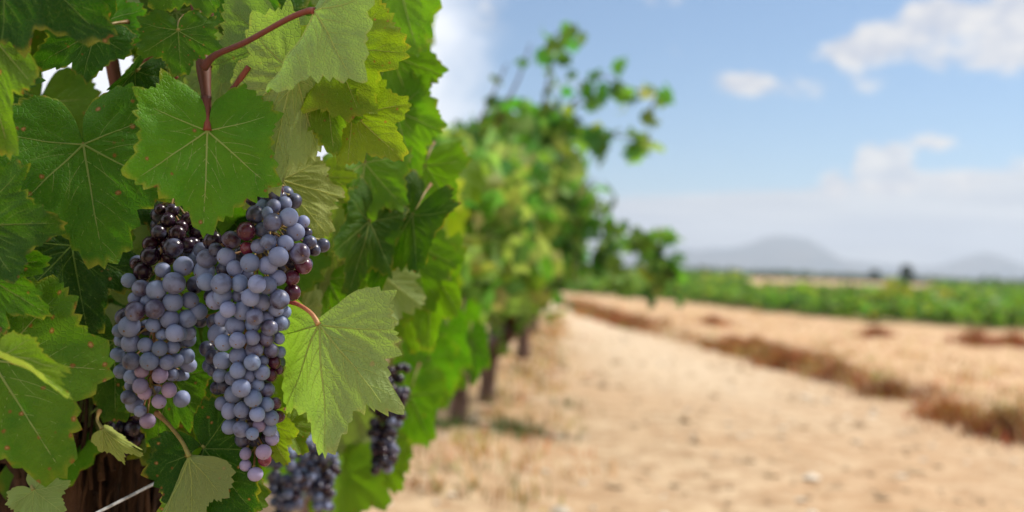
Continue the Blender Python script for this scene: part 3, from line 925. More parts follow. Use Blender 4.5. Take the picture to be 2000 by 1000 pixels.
# canes of the near vine
tube('cane', P3((374, -60, .775), (384, 20, .772), (396, 120, .750), (403, 190, .736), (405, 250, .732)), [.0050, .0045, .0043, .0042, .0049, .0054, .0040, .0034, .0031, .0030], M_CANE, hero, 10)
tube('cane', P3((404, 262, .742), (420, 232, .742), (452, 180, .740), (486, 130, .738)), [.0030, .0028, .0026, .0022], M_PET_BRN, hero, 8)
tube('cane', P3((408, -40, .83), (409, 40, .83), (412, 140, .84)), [.0040, .0036, .003], M_CANE, hero, 8)
tube('cane', P3((262, 222, .80), (285, 200, .80), (320, 168, .79), (346, 148, .79)), [.0036, .0032, .0026, .0020], M_PET_BRN, hero, 8)
tube('cane', P3((214, 96, .90), (224, 150, .90), (234, 205, .90), (240, 260, .91)), [.0062, .0060, .0056, .006], M_CANE, hero, 8)
tube('cane', P3((243, 225, .88), (246, 180, .87), (262, 140, .86), (310, 100, .86)), [.0030, .0028, .0022, .0018], M_PET_BRN, hero, 8)
tube('tendril', P3((282, 200, .79), (290, 208, .788), (286, 218, .787), (277, 214, .786), (279, 224, .785)), [.0009, .0007, .0005], M_PET_RED, hero, 6)

# trunk: shaggy old bark with lifting strips
def hero_trunk():
    mb = MB(); rng = random.Random(77)
    P = spline([(hx + .03, hy + .02, -.04), (hx + .01, hy + .01, .25), (hx, hy, .45), (hx - .01, hy - .01, .58), (hx - .015, hy, .66)], 12)
    seg = 40
    V, F = tube_geo(P, np.interp(np.linspace(0, 1, len(P)), [0, .3, .6, .85, 1], [.078, .070, .072, .080, .060]), seg)
    ctr = np.repeat(P, seg, 0); a = np.tile(np.arange(seg), len(P)) * 2 * math.pi / seg; h = np.repeat(np.linspace(0, 1, len(P)), seg)
    k = 1 + .13 * np.sin(5 * a + 6 * h) + .12 * np.sin(9 * a - 9 * h + 1) + .07 * np.sin(17 * a + 4 * h) + .05 * np.array([rng.uniform(-1, 1) for _ in a])
    mb.add(ctr + (V - ctr) * k[:, None], F)
    arms = [[(hx - .01, hy, .50), (hx - .07, hy - .06, .57), (hx - .13, hy - .09, .63), (hx - .17, hy - .07, .74)],
            [(hx, hy, .58), (hx + .05, hy + .06, .65), (hx + .08, hy + .12, .72), (hx + .07, hy + .12, .82)],
            [(hx, hy, .54), (hx - .03, hy - .055, .605), (hx - .055, hy - .085, .63), (hx - .06, hy - .10, .65)]]
    for q in arms:
        A = spline(q, 8)
        v, f = tube_geo(A, np.linspace(.034, .017, len(A)), 14, True, .13, rng); mb.add(v, f)
    for i in range(340):
        t = rng.uniform(.35, .97); j = int(t * (len(P) - 1)); an = rng.uniform(0, 6.28); r0 = .076
        c0 = P[j] + np.array([math.cos(an) * r0, math.sin(an) * r0, 0])
        Ls = rng.uniform(.04, .13); wv = rng.uniform(.002, .008)
        o = np.array([math.cos(an), math.sin(an), 0]); s_ = np.array([-math.sin(an), math.cos(an), 0])
        pts = [c0 + np.array([0, 0, Ls * u]) + o * (.012 * rng.random() * (1 - u) + .006 * rng.random()) + s_ * rng.uniform(-.008, .008) * u for u in (0, .35, .7, 1)]
        A = spline(pts, 3)
        v, f = tube_geo(A, np.linspace(wv * .6, wv * .3, len(A)), 4); mb.add(v, f)
    return mb.build('trunk', M_BARK, hero)


hero_trunk()

# leaves filling the depth of the near vine (sky shows through a few gaps)
GAPS = [(40, 88, 20), (204, 138, 26), (238, 180, 12), (622, 322, 26), (668, 298, 22), (195, 205, 14)]
rng = random.Random(5)
n_parts = 0
fill = MB()
k = 0
while k < 190:
    px, py = rng.uniform(-420, 640), rng.uniform(-330, 860)
    d = rng.uniform(.90, 1.22)
    if py > 780 and px > 250: continue
    ln = rng.uniform(.075, .115); rad_px = ln / d * FPX * .62
    a = rng.gauss(90, 55)
    tx, ty = px + math.cos(R(a)) * ln / d * FPX, py + math.sin(R(a)) * ln / d * FPX
    cx, cy = px * .55 + tx * .45, py * .55 + ty * .45
    if any(math.hypot(cx - gx, cy - gy) < rad_px * 1.15 + gr for gx, gy, gr in GAPS): continue
    if cx + rad_px * 1.2 > 720: continue
    k += 1
    und = rng.random() < .3
    tint = (max(0, rng.gauss(.12, .14)), min(1, max(0, rng.gauss(.30, .22))), rng.random() * .3)
    kw = dict(tint=tint, fold=rng.uniform(0, .4), bend=rng.uniform(0, .5), wave=.05, wid=rng.uniform(.75, 1.05), seed=300 + k, lobed=rng.uniform(.5, 1))
    inside = -60 < cx < 700 and -60 < cy < 900
    if inside and n_parts < 34:
        n_parts += 1
        make_leaf(hero, at(px, py, d), at(tx, ty, d + rng.gauss(0, .03)), roll=(180 if und else 0) + rng.gauss(0, 28), hi=True, petr=.0012, **kw)
    else:
        M = leaf_frame(at(px, py, d), at(tx, ty, d + rng.gauss(0, .03)), R((180 if und else 0) + rng.gauss(0, 30)))
        kk = dict(kw); kk.pop('seed'); kk.pop('tint')
        leaf_mesh(fill, ln, kw['seed'], tint, hi=False, M=M, **kk)
fo = fill.build('foliage', [M_LEAF], hero)
tag(fo, None, None, None, 'stuff')

# ------------------------------------------------------------------ second vine: soft leaves between the near vine and the open track
v2 = empty('grapevine', (-.40, 2.15, 0), 'out-of-focus vine right behind the near one, light green leaves down to the sand', 'grapevine', 'grapevines in the row along the track')
trunk('trunk', [(-.40, 2.15, -.03), (-.38, 2.15, .3), (ROW(2.15), 2.15, .6)], [.05, .042, .05], v2, M_BARK2, 9)


def lf2(a, t, d, **k):
    return make_leaf(v2, at(*a, d), at(*t, d), **k)


lf2((874, 655), (888, 762), 1.75, roll=10, tint=(.14, .70, .0), fold=.3, bend=.4, wid=.6, seed=61)
lf2((920, 670), (926, 756), 1.9, roll=-15, tint=(.10, .42, .0), fold=.4, bend=.4, wid=.55, seed=62)
lf2((905, 628), (912, 725), 2.0, roll=20, tint=(.22, .75, .0), fold=.3, bend=.4, wid=.65, seed=68)
lf2((862, 700), (868, 800), 1.9, roll=-20, tint=(.30, .55, .0), fold=.3, bend=.5, wid=.6, seed=69)
lf2((838, 700), (828, 800), 1.6, roll=12, tint=(.18, .75, .0), fold=.2, bend=.4, wid=.8, seed=63)
lf2((800, 770), (762, 895), 1.5, roll=8, tint=(.30, .65, .1), fold=.2, bend=.4, wid=.8, seed=64)
lf2((735, 880), (700, 985), 1.45, roll=0, tint=(.45, .5, .1), fold=.2, bend=.4, wid=.9, seed=65)
lf2((745, 850), (728, 950), 1.5, roll=-12, tint=(.25, .45, .1), fold=.2, bend=.4, wid=.9, seed=66)
lf2((690, 800), (650, 890), 1.35, roll=165, tint=(.35, .5, .1), fold=.2, bend=.4, wid=.9, seed=67)
rng = random.Random(15)
parts2 = 0; fill2 = MB(); k = 0
while k < 420:
    d = rng.uniform(1.32, 2.9)
    x = ROW(d) + rng.gauss(0, .13) + .02
    z = rng.uniform(.46, 1.42 - .06 * max(0, d - 1.6))
    px = 1000 + x / d * FPX; py = 519 - (z - .8) / d * FPX + .0385 * (px - 1000)
    if abs(x - ROW(d)) > .30: continue
    if px > 785 and py < 315: continue
    if px > 850 and rng.random() < .93: continue
    if px > 800 and rng.random() < .5: continue      # the gap where bright cloud shows
    if py > 560 and px + .55 * (py - 560) > 905: continue
    if any(math.hypot(px - gx, py + 40 - gy) < 62 for gx, gy in ((770, 690), (862, 620), (842, 880))): continue
    if px < 480 and rng.random() < .8: continue
    rp = .055 / d * FPX
    if any(math.hypot(px - gx, py + rp * .8 - gy) < rp * 1.4 + gr for gx, gy, gr in GAPS): continue
    if 700 < px < 810 and 640 < py < 900: continue
    if py > 600 and rng.random() < .6: continue
    k += 1
    ln = rng.uniform(.075, .115) * (.74 if d > 1.85 else .9)
    tint = (max(0, rng.gauss(.48 + .10 * (d > 1.7), .28)), min(1, max(0.0, rng.gauss(.64, .34))), rng.random() * .3)
    A = Vector((x, d, z)); dirn = Vector((rng.gauss(0, .5), rng.gauss(0, .5), -1 + rng.gauss(0, .4))).normalized()
    und = rng.random() < .48
    kw = dict(tint=tint, fold=rng.uniform(0, .5), bend=rng.uniform(.1, .6), wave=.05, wid=rng.uniform(.7, 1.05), seed=700 + k, lobed=rng.uniform(.5, 1))
    rl = (180 if und else 0) + rng.gauss(0, 35)
    if parts2 < 90 and d < 2.6 and px > 560:
        parts2 += 1
        make_leaf(v2, A, A + dirn * ln, roll=rl, hi=False, **kw)
    else:
        kk = dict(kw); kk.pop('seed'); kk.pop('tint')
        leaf_mesh(fill2, ln, kw['seed'], tint, hi=False, M=leaf_frame(A, A + dirn * ln, R(rl)), **kk)
tag(fill2.build('foliage', [M_LEAF], v2), None, None, None, 'stuff')
tube('cane', P3((640, 900, 1.5), (700, 860, 1.5), (780, 800, 1.55), (830, 755, 1.6)), [.008, .007, .006, .004], M_CANE, v2, 8)
tube('cane', P3((690, 700, 1.9), (780, 640, 1.95), (860, 560, 2.0)), [.007, .006, .004], M_CANE, v2, 8)

# ------------------------------------------------------------------ grapes
def grape_mesh(name, sx, sz, seed=0):
    mb = MB(); nu, nvv = 20, 14; rg = random.Random(seed); K = [(rg.gauss(0, 1.6), rg.gauss(0, 1.6), rg.gauss(0, 1.6), rg.uniform(0, 6)) for _ in range(4)]
    V = [(0, 0, sz)]
    for j in range(1, nvv):
        p = math.pi * j / nvv
        V += [(sx * math.sin(p) * math.cos(2 * math.pi * i / nu), sx * math.sin(p) * math.sin(2 * math.pi * i / nu), sz * math.cos(p)) for i in range(nu)]
    V.append((0, 0, -sz)); L = len(V) - 1
    F = [(0, 1 + i, 1 + (i + 1) % nu) for i in range(nu)]
    for j in range(nvv - 2):
        a, b = 1 + j * nu, 1 + (j + 1) * nu
        F += [(a + i, b + i, b + (i + 1) % nu, a + (i + 1) % nu) for i in range(nu)]
    F += [(L, L - nu + (i + 1) % nu, L - nu + i) for i in range(nu)]
    V = np.array(V)
    V = V * (1 + .016 * sum(np.sin(V @ np.array(q[:3]) + q[3]) for q in K))[:, None]
    mb.add(V * .007, F)
    # stylar scar at the free end
    S_ = [(0, 0, sz + .035)] + [(.11 * math.cos(q * 1.047), .11 * math.sin(q * 1.047), sz - .014) for q in range(6)]
    mb.add(np.array(S_) * .007, [(0, 1 + q, 1 + (q + 1) % 6) for q in range(6)], 1)
    return mb.mesh(name, [M_GRAPE, M_SCAR])


GM = [grape_mesh('grape', a_, s_, i_) for i_, (a_, s_) in enumerate(((1.0, 1.0), (.98, 1.04), (1.01, .96), (.97, 1.08), (1.02, 1.0), (.99, 1.05)))]
GV = []
for me in GM:
    GV.append((np.array([v.co[:] for v in me.vertices]), [tuple(p.vertices) for p in me.polygons], [p.material_index for p in me.polygons]))


def relax(C, Rr, W, it=160, keep=0.25):
    """Push overlapping berries apart, mainly in depth; C (n,3) with y the depth."""
    C0 = C.copy()
    for _ in range(it):
        D = C[:, None] - C[None]
        dist = np.linalg.norm(D, axis=2) + np.eye(len(C))
        need = (Rr[:, None] + Rr[None]) * .965
        ov = np.where(dist < need, need - dist, 0); np.fill_diagonal(ov, 0)
        U = D.copy(); U[..., 0] *= keep; U[..., 2] *= keep
        U += 1e-5 * np.sign(np.arange(len(C))[:, None, None] - np.arange(len(C))[None, :, None] + .5) * np.array([0, 1, 0])
        U /= np.linalg.norm(U, axis=2)[..., None] + 1e-9
        C = C + (U * ov[..., None] * .5 * W[None, :, None] / (W[None, :, None] + W[:, None, None]) * 1.0).sum(1) * .6
        C[:, 0] += (C0[:, 0] - C[:, 0]) * .10; C[:, 2] += (C0[:, 2] - C[:, 2]) * .10
        C[:, 1] += (C0[:, 1] - C[:, 1]) * .02
    return C


def parse(txt, ox, oy, sc):
    out = []
    for tok in txt.split(';'):
        q = tok.strip().split(',')
        if len(q) < 3: continue
        out.append((ox + float(q[0]) / sc, oy + float(q[1]) / sc, float(q[2]) / sc, q[3].strip() if len(q) > 3 else ''))
    return out


A5 = lambda t: parse(t, 220, 340, 1419 / 440)
A6 = lambda t: parse(t, 200, 620, 1294 / 440)
LEFT = A5('''470,300,50,d;520,365,52,d;430,335,46,d;555,425,52,d;495,440,50,d;290,400,46,d;240,440,50,d;345,445,50,d;540,320,46,d;520,520,50,b;355,290,48,d;305,225,36,d;300,370,50,d;400,465,62,d;250,515,62,d;350,525,48,d;315,605,47;445,580,60;190,615,58,d;100,670,44;180,720,52,h;275,730,62;392,690,70;140,785,42;
215,800,42;378,805,60;485,795,55;152,862,64,h;270,848,60,h;355,918,58;465,910,58;105,960,70;255,950,48;410,995,55;370,230,44,d;430,380,50,d;480,450,50,d;150,570,40,d''') + \
    A6('''155,150,54,h;248,160,44;335,178,44;400,172,40;340,98,34;428,93,48;90,215,42;168,250,50;272,250,52;370,258,46;430,245,42,b;485,222,44,b;480,275,46,b;110,310,40;165,340,42;222,312,40,p;
335,330,46,p;395,330,38;445,330,34,b;470,335,28,b;225,388,45,p;235,435,40,p;382,415,44,p;152,458,43;325,482,42,p;455,468,48,b;185,500,50,b;222,538,34;255,595,44,p;100,130,40;160,390,32,b;
485,130,42,b;500,85,46,b;105,75,40''')
RIGHT = A5('''600,530,62;565,610,66;715,520,56;630,420,60,d;745,415,58,d;850,360,62,r;845,468,42,k;915,455,46,h;935,350,48,d;900,255,56,d;885,150,52,d;1000,125,60,h;1045,100,34,r;945,200,44;1015,205,46;
1075,185,46;985,245,38;1015,305,60,h;1110,275,58;1200,300,40;1145,360,57;1220,370,36,d;985,430,50;1090,435,50;1245,430,44,d;1325,450,43,d;1265,475,42,d;1050,520,65;1175,500,65,h;1195,580,56,r;970,575,58;
870,560,58;770,595,50;1035,655,52;1125,650,52,r;590,680,58,f;690,690,66,f;800,685,54;845,635,36;920,690,58,f;985,700,56;1130,745,55,r;1050,790,64,f;520,700,55,b;700,770,58;790,770,44;640,795,60;880,775,58;935,810,56;
1020,850,52;1080,870,42;735,850,52,f;540,865,55;810,865,60;905,895,56;690,910,52;550,920,48,b;970,910,46;770,955,60;880,950,50;1060,940,46;640,930,52,b;1000,965,48,h;700,600,48,b;1130,560,44,b;660,480,44,d;560,480,50,d''') + \
    A6('''670,95,60,b;695,145,48,f;785,130,46,f;868,112,46;938,122,48,h;975,55,45,h;1025,40,38;870,185,50;965,190,44,h;635,225,44,b;690,248,50;782,222,50;862,258,46,f;780,303,47,f;925,250,32;985,262,38,r;
745,345,42;675,335,40;845,335,42;920,315,44;965,330,38,r;660,405,40,b;700,395,44,b;805,405,52,f;890,385,40;940,420,42,h;755,440,52,b;862,468,52,f;685,495,40;730,535,46;800,532,46,f;890,553,46,f;
945,500,44;990,495,36,r;970,575,46;1012,570,36,r;840,585,42,b;735,625,45;795,645,48,f;905,620,36,p;865,665,38,f;955,645,42;810,700,46,b;970,700,38,p;822,782,34,p;822,850,34,p;930,770,44,p;928,818,40,k;878,900,42,p;
610,280,40,b;640,305,34,b;600,180,44,b;1010,120,36;1018,200,34;1012,300,30,r''')


def bunch(root_px, spec, axis, d0, label, group, seed, nfill, maxpart=100, mat_stem=M_RACHIS, dark_push=-4):
    rng = random.Random(seed)
    ya = [a[0] for a in axis]
    XC = lambda y: np.interp(y, ya, [a[1] for a in axis]); HW = lambda y: np.interp(y, ya, [a[2] for a in axis])
    pts, rad, fl = [], [], []
    for px, py, r, f in spec:
        w_ = max(12, HW(py)); u_ = min(1, abs(px - XC(py)) / w_)
        front = math.sqrt(max(0.05, 1 - u_ * u_)) * w_ * .95
        front += {'b': -30, 'f': 20, 'd': dark_push}.get(f, 0) + (r - 16) * 2.2
        d = d0 - front / FPX * d0
        pts.append(at(px, py, d)); rad.append(r / FPX * d * 1.02); fl.append(f)
    nfix = len(pts)
    for _ in range(nfill):
        y = rng.uniform(ya[0] + 10, ya[-1] - 60); w_ = HW(y) - 14
        a = rng.uniform(0, math.pi); q = math.sqrt(rng.random())
        x = XC(y) + math.cos(a) * q * w_; dep = math.sin(a) * q * w_ * .9
        pts.append(at(x, y, d0 + (dep + 4) / FPX * d0)); rad.append(rng.uniform(.0058, .0072)); fl.append('z')
    C = np.array([p[:] for p in pts]); Rr = np.array(rad)
    W = np.array([1.0] * nfix + [.15] * nfill)
    C = relax(C, Rr, W)
    root = empty('grape_bunch', at(root_px[0], root_px[1], d0), label, 'grape bunch', group)
    # order: the berries that show largest become parts, the hidden rest one part
    order = sorted(range(nfix), key=lambda i: (fl[i] in ('b', 'd')) * .003 - Rr[i])
    part = set(order[:maxpart])
    axp = [at(XC(y), y, d0 + .004) for y in np.linspace(ya[0] - 12, ya[-1] - 22, 12)]
    AX = np.array([p[:] for p in axp])
    stems = MB(); Pm = spline([tuple(p) for p in axp], 4)
    v, f_ = tube_geo(Pm, np.linspace(.0024, .0009, len(Pm)), 7); stems.add(v, f_)
    rest = MB()
    for i, c_ in enumerate(C):
        # attachment on the rachis a little above the berry
        j = np.argmin(np.linalg.norm(Pm - (c_ + np.array([0, 0, .012])), axis=1)); q = Pm[j]
        out = c_ - q; out = out / (np.linalg.norm(out) + 1e-9)
        zdir = Vector(out + np.array([rng.gauss(0, .22), rng.gauss(0, .22) - .12, -.30 + rng.gauss(0, .22)])).normalized()
        st = c_ - np.array(zdir) * Rr[i] * .95
        mid = (q + st) / 2 + np.array([0, 0, .002])
        Pp = spline([q, mid, st], 4)
        v, f_ = tube_geo(Pp, [.00075, .0006, .0006, .0006, .0006, .0006, .0007, .0008, .0016], 5); stems.add(v, f_)
        rot = zdir.to_track_quat('Z', 'Y').to_matrix() @ Matrix.Rotation(rng.uniform(0, 6.28), 3, 'Z')
        s_ = Rr[i] / .007
        f = fl[i]
        if i in part:
            bl, rd = rng.uniform(.66, 1.0), rng.uniform(0, .14)
            if f == 'd': bl, rd = rng.uniform(.22, .45), rng.uniform(.05, .25)  # dark skins with little bloom; also paints in the shade on shaded berries
            elif f == 'h': bl, rd = rng.uniform(.52, .68), rng.uniform(.05, .2)
            elif f == 'r': bl, rd = rng.uniform(.30, .48), rng.uniform(.35, .65)
            elif f == 'k': bl, rd = .42, .95
            elif f == 'p': bl, rd = rng.uniform(.85, 1.0), rng.uniform(.45, .75)
            o = bpy.data.objects.new('grape', rng.choice(GM))
            o.color = (bl, rd, rng.random(), 1)
            link(o, root, Matrix.Translation(Vector(c_)) @ rot.to_4x4() @ Matrix.Scale(s_, 4))
        else:
            V, F, MI = rng.choice(GV)
            o = rest.add((V * s_) @ np.array(rot).T + c_, F, 0)
            rest.mi[-len(F):] = MI
    stems.build('stem', mat_stem, root)
    if rest.nv:
        ro = rest.build('grapes', [M_GRAPE, M_SCAR], root)
        ro.color = (.55, .05, .3, 1)  # less bloom here paints the dark gaps between the front berries
        tag(ro, None, None, None, 'stuff')
    return root


AXL = [(395, 335, 45), (480, 318, 78), (600, 305, 88), (700, 298, 78), (770, 292, 48), (830, 286, 14)]
AXR = [(360, 525, 40), (420, 535, 100), (480, 515, 118), (560, 485, 108), (650, 480, 86), (750, 487, 70), (830, 498, 52), (935, 497, 24)]
bunch((335, 395), LEFT, AXL, .800, 'shorter bunch of bloomy blue grapes, partly under a leaf and ending in pink berries', 'ripe grape bunches in focus', 3, 26, dark_push=-38)
bunch((525, 360), RIGHT, AXR, .790, 'longest bunch of dusty blue-black grapes, wide-shouldered at the top', 'ripe grape bunches in focus', 4, 44)


def soft_bunch(top, bot, d, w0, label, seed, n, bl=.35, rmm=.0066):
    """A bunch further back, out of focus."""
    rng = random.Random(seed)
    A, B = np.array(at(*top, d)[:]), np.array(at(*bot, d)[:])
    root = empty("grape_bunch", Vector(A), label, 'grape bunch', 'grape bunches further along the row')
    pts = []
    for _ in range(n):
        t = rng.random() ** .8; a = rng.uniform(0, 6.28)
        ww = w0 / FPX * d * (1.0 - .72 * t) * (1 if t > .12 else .75) * math.sqrt(rng.uniform(.25, 1))
        pts.append(A + (B - A) * t + np.array([math.cos(a) * ww, math.sin(a) * ww, 0]))
    C = np.array(pts); Rr = np.array([rmm * rng.uniform(.85, 1.1) for _ in pts])
    C = relax(C, Rr, np.ones(len(C)), 120, .9)
    st = MB(); v, f = tube_geo(spline([A + np.array([0, 0, .03]), A, B], 5), [.002, .001], 6); st.add(v, f)
    for i, c_ in enumerate(C):
        t = float(np.clip((c_ - A) @ (B - A) / ((B - A) @ (B - A)), 0, 1))
        v, f = tube_geo(np.array([A + (B - A) * max(0, t - .05), c_]), [.0006, .0008], 4); st.add(v, f)
        o = bpy.data.objects.new('grape', rng.choice(GM)); o.color = (max(0, rng.gauss(bl, .15)), rng.uniform(0, .15), rng.random(), 1)
        zd = Vector(c_ - (A + (B - A) * t) + np.array([0, 0, -.004])).normalized()
        link(o, root, Matrix.Translation(Vector(c_)) @ zd.to_track_quat('Z', 'Y').to_matrix().to_4x4() @ Matrix.Scale(Rr[i] / .007, 4))
    st.build('stem', M_RACHIS, root)
    return root


soft_bunch((762, 715), (748, 915), 1.30, 46, 'blurred dark bunch hanging beside the big pale leaf', 51, 96, .38)
soft_bunch((572, 860), (560, 985), 1.28, 62, 'blurred blue-grey bunch low down, just right of the longest bunch', 52, 90, .66)
soft_bunch((628, 850), (630, 990), 1.32, 44, 'blurred purple-grey bunch under the tip of the big pale leaf', 53, 80, .60)
soft_bunch((262, 800), (240, 865), .90, 38, 'small near-black bunch hiding in the shade beside the old trunk', 54, 26, .22, .0075)
soft_bunch((916, 545), (912, 600), 3.4, 18, 'distant bluish bunch on the vine with a bare leaning trunk', 55, 50, .75)
soft_bunch((1062, 528), (1060, 570), 5.0, 12, 'distant dark bunch at the foliage edge above the track', 56, 40, .5)
soft_bunch((330, 885), (318, 960), 1.2, 40, 'blurred bluish bunch behind the grey wire', 57, 70, .7)

# ------------------------------------------------------------------ wire and hose along the row
def along_row(name, px, py, d, r, mat, label, cat, back=.6, fwd=9.5):
    p = at(px, py, d); dirn = Vector((.065, 1, 0)).normalized()
    pts = []
    for i in range(24):
        t = -back + (fwd + back) * i / 23
        q = p + dirn * t
        if name == 'drip_hose': q.z += .006 * math.sin(t * 2.1) - .006 * math.sin(0)
        pts.append(q)
    o = tube(name, pts, [r], mat, None, 8, 3)
    tag(o, label, cat)


along_row('trellis_wire', 330, 930, .93, .0014, M_WIRE, 'thin grey galvanised wire running past the old trunk', 'wire')
along_row('drip_hose', 610, 950, 1.45, .0085, M_HOSE, 'black drip hose strung low below the blurred bunches', 'hose')

# ------------------------------------------------------------------ verge: dry grass, weeds, shrubs, gravel
def blade(mb, rng, x, y, z, h, w_, col, lean=.5):
    a = rng.uniform(0, 6.28); l = rng.gauss(0, lean) * h; b = rng.uniform(0, 6.28)
    dx_, dy_ = math.cos(a) * w_, math.sin(a) * w_; lx, ly = math.cos(b) * l, math.sin(b) * l
    V = [(x - dx_, y - dy_, z), (x + dx_, y + dy_, z), (x + lx * .35 + dx_ * .7, y + ly * .35 + dy_ * .7, z + h * .6), (x + lx * .35 - dx_ * .7, y + ly * .35 - dy_ * .7, z + h * .6), (x + lx, y + ly, z + h * .95)]
    mb.add(V, [(0, 1, 2, 3), (3, 2, 4)], 0, col=np.tile(col, (5, 1)))


def dry_colour(rng, rust):
    if rng.random() < rust: return (rng.uniform(.16, .34), rng.uniform(.060, .13), rng.uniform(.022, .05))
    return (rng.uniform(.36, .58), rng.uniform(.24, .38), rng.uniform(.11, .20))


rng = random.Random(8)
mb = MB()
for i in range(900):                       # tufts along the bank
    y = 3.0 + 19 * rng.random() ** 1.3
    off = rng.gauss(.04, .085)
    x = float(EDGE(y)) + off
    z = float(ground_z(x, y)) - .02
    den = vnoise(np.array([y * .8]), np.array([1.0]), 12)[0]
    rust = .35 + .6 * den
    c0 = dry_colour(rng, rust)
    for k in range(int(5 + 26 * den ** 1.3)):
        c1 = [q * rng.uniform(.7, 1.3) for q in c0]
        blade(mb, rng, x + rng.gauss(0, .06), y + rng.gauss(0, .06), z, rng.uniform(.04, .13) * (.5 + den), .004 + .0012 * y / 5, c1)
for i in range(1000):                      # sparse straw over the verge
    y = 3.5 + 20 * rng.random() ** 1.4
    x = float(EDGE(y)) + .15 + abs(rng.gauss(0, 1.3)) * (y / 8)
    if x > FIELD(y) + .3: continue
    z = float(ground_z(x, y)) - .01; c0 = dry_colour(rng, .18)
    for k in range(5):
        blade(mb, rng, x + rng.gauss(0, .07), y + rng.gauss(0, .07), z, rng.uniform(.02, .08), .006, [q * rng.uniform(.8, 1.2) for q in c0], 1.2)
for i in range(26):                        # green tufts by the trunks
    q = at(rng.choice((862, 868, 1010, 1000)), rng.uniform(840, 900), 4.6); x, y = q.x + rng.gauss(0, .06), q.y + rng.gauss(0, .08)
    z = float(ground_z(x, y)) - .01
    for k in range(14):
        blade(mb, rng, x + rng.gauss(0, .03), y + rng.gauss(0, .03), z, rng.uniform(.03, .08), .004, (.12 * rng.uniform(.7, 1.2), .18, .06), .7)
for i in range(420):                       # straw at the foot of the row
    y = 3.2 + 12 * rng.random(); x = ROW(y) + rng.gauss(.12, .16)
    z = float(ground_z(x, y)) - .01; c0 = dry_colour(rng, .25) if rng.random() < .85 else (.12, .16, .05)
    for k in range(8):
        blade(mb, rng, x + rng.gauss(0, .05), y + rng.gauss(0, .05), z, rng.uniform(.03, .10), .004, [q * rng.uniform(.8, 1.2) for q in c0], .7)
tag(mb.build('dry_grass', M_GRASS, None, None, False), 'straw-coloured dry grass and rusty weeds on the bank of the track', None, None, 'stuff')

SHRUBS = [(1432, 672, .21, 'rust'), (1535, 708, .24, 'rust'), (1478, 668, .15, 'rust'), (1640, 725, .18, 'brown'), (1738, 772, .24, 'dark'), (1850, 815, .22, 'rust'), (1965, 845, .28, 'dark'),
          (1392, 632, .26, 'rust'), (1712, 652, .22, 'red'), (1905, 668, .30, 'red'), (1978, 672, .30, 'red')]
SL = ['rusty dry bush on the bank, first of the line from the far end', 'broad rust-brown dry bush spilling down the bank onto the track', 'small rusty bush topping the bank above the first one',
      'thin brown dry weed bush between the rusty bush and the dark one', 'dark brown dry bush in the hollow of the bank', 'russet dry bush beside the last dark clump of the bank', 'big dark dry clump on the bank at the edge of view',
      'lone rusty bush on the pale ground before the far end of the green field', 'low reddish bush at the field edge under the yellowed vine',
      'reddish bush at the field edge, nearer the camera than the low one', 'reddish bush at the field edge, nearest the right end of the view']
for i, (px, py, h, kind) in enumerate(SHRUBS):
    y = None
    for dd in np.linspace(3, 24, 600):     # meet the ground
        q = at(px, py, dd)
        if q.z <= float(ground_z(q.x, q.y)) + .02: break
    rng = random.Random(90 + i); mb = MB()
    o = Vector((q.x, q.y, float(ground_z(q.x, q.y))))
    for k in range(520):
        rr = abs(rng.gauss(0, .5)) * h * 1.3; a = rng.uniform(0, 6.28)
        base = {'rust': (.34, .125, .05), 'brown': (.32, .15, .07), 'dark': (.19, .080, .040), 'red': (.30, .10, .05)}[kind]
        c = [v_ * rng.uniform(.55, 1.35) for v_ in base]
        if rng.random() < .12: c = dry_colour(rng, 0)
        blade(mb, rng, math.cos(a) * rr, math.sin(a) * rr, -.02, h * rng.uniform(.25, .85) * max(.25, 1 - rr / (h * 2.2)), .006, c, .6)
    ob = mb.build('dry_shrub', M_GRASS, None, Matrix.Translation(o), False)
    tag(ob, SL[i], 'dry bush', 'dry bushes on the bank')

def gravel():
    rng = random.Random(2); mb = MB()
    base = np.array([(1, 0, 0), (-1, 0, 0), (0, 1, 0), (0, -1, 0), (0, 0, 1), (0, 0, -1), (.7, .7, .2), (-.7, .7, -.1), (.7, -.7, .1), (-.7, -.7, .2)], float)
    F = [(0, 6, 4), (6, 2, 4), (2, 7, 4), (7, 1, 4), (1, 9, 4), (9, 3, 4), (3, 8, 4), (8, 0, 4), (6, 0, 5), (2, 6, 5), (7, 2, 5), (1, 7, 5), (9, 1, 5), (3, 9, 5), (8, 3, 5), (0, 8, 5)]
    for i in range(4800):
        y = 1.2 + 12 * rng.random() ** 1.9; x = ROW(y) + rng.uniform(-.7, 3.3)
        if x > EDGE(y) - .1: continue
        s_ = .004 + .018 * rng.random() ** 3 + (.03 * rng.random() if rng.random() < .06 else 0)
        z = float(ground_z(x, y))
        V = base * np.array([s_ * rng.uniform(.7, 1.4), s_ * rng.uniform(.7, 1.4), s_ * rng.uniform(.4, .8)]) * np.array([[rng.uniform(.75, 1.2)] for _ in range(10)])
        a = rng.uniform(0, 6.28); ca, sa = math.cos(a), math.sin(a)
        V = V @ np.array([[ca, sa, 0], [-sa, ca, 0], [0, 0, 1]]) + np.array([x, y, z + s_ * .2])
        k = rng.uniform(.8, 1.2); c = (.44 * k, .31 * k, .19 * k) if rng.random() < .75 else (.60 * k, .52 * k, .42 * k)
        mb.add(V, F, 0, col=np.tile(c, (10, 1)))
    tag(mb.build('gravel', M_STONE, None, None, False), 'loose pale clods and pebbles on the sandy track', None, None, 'stuff')


gravel()

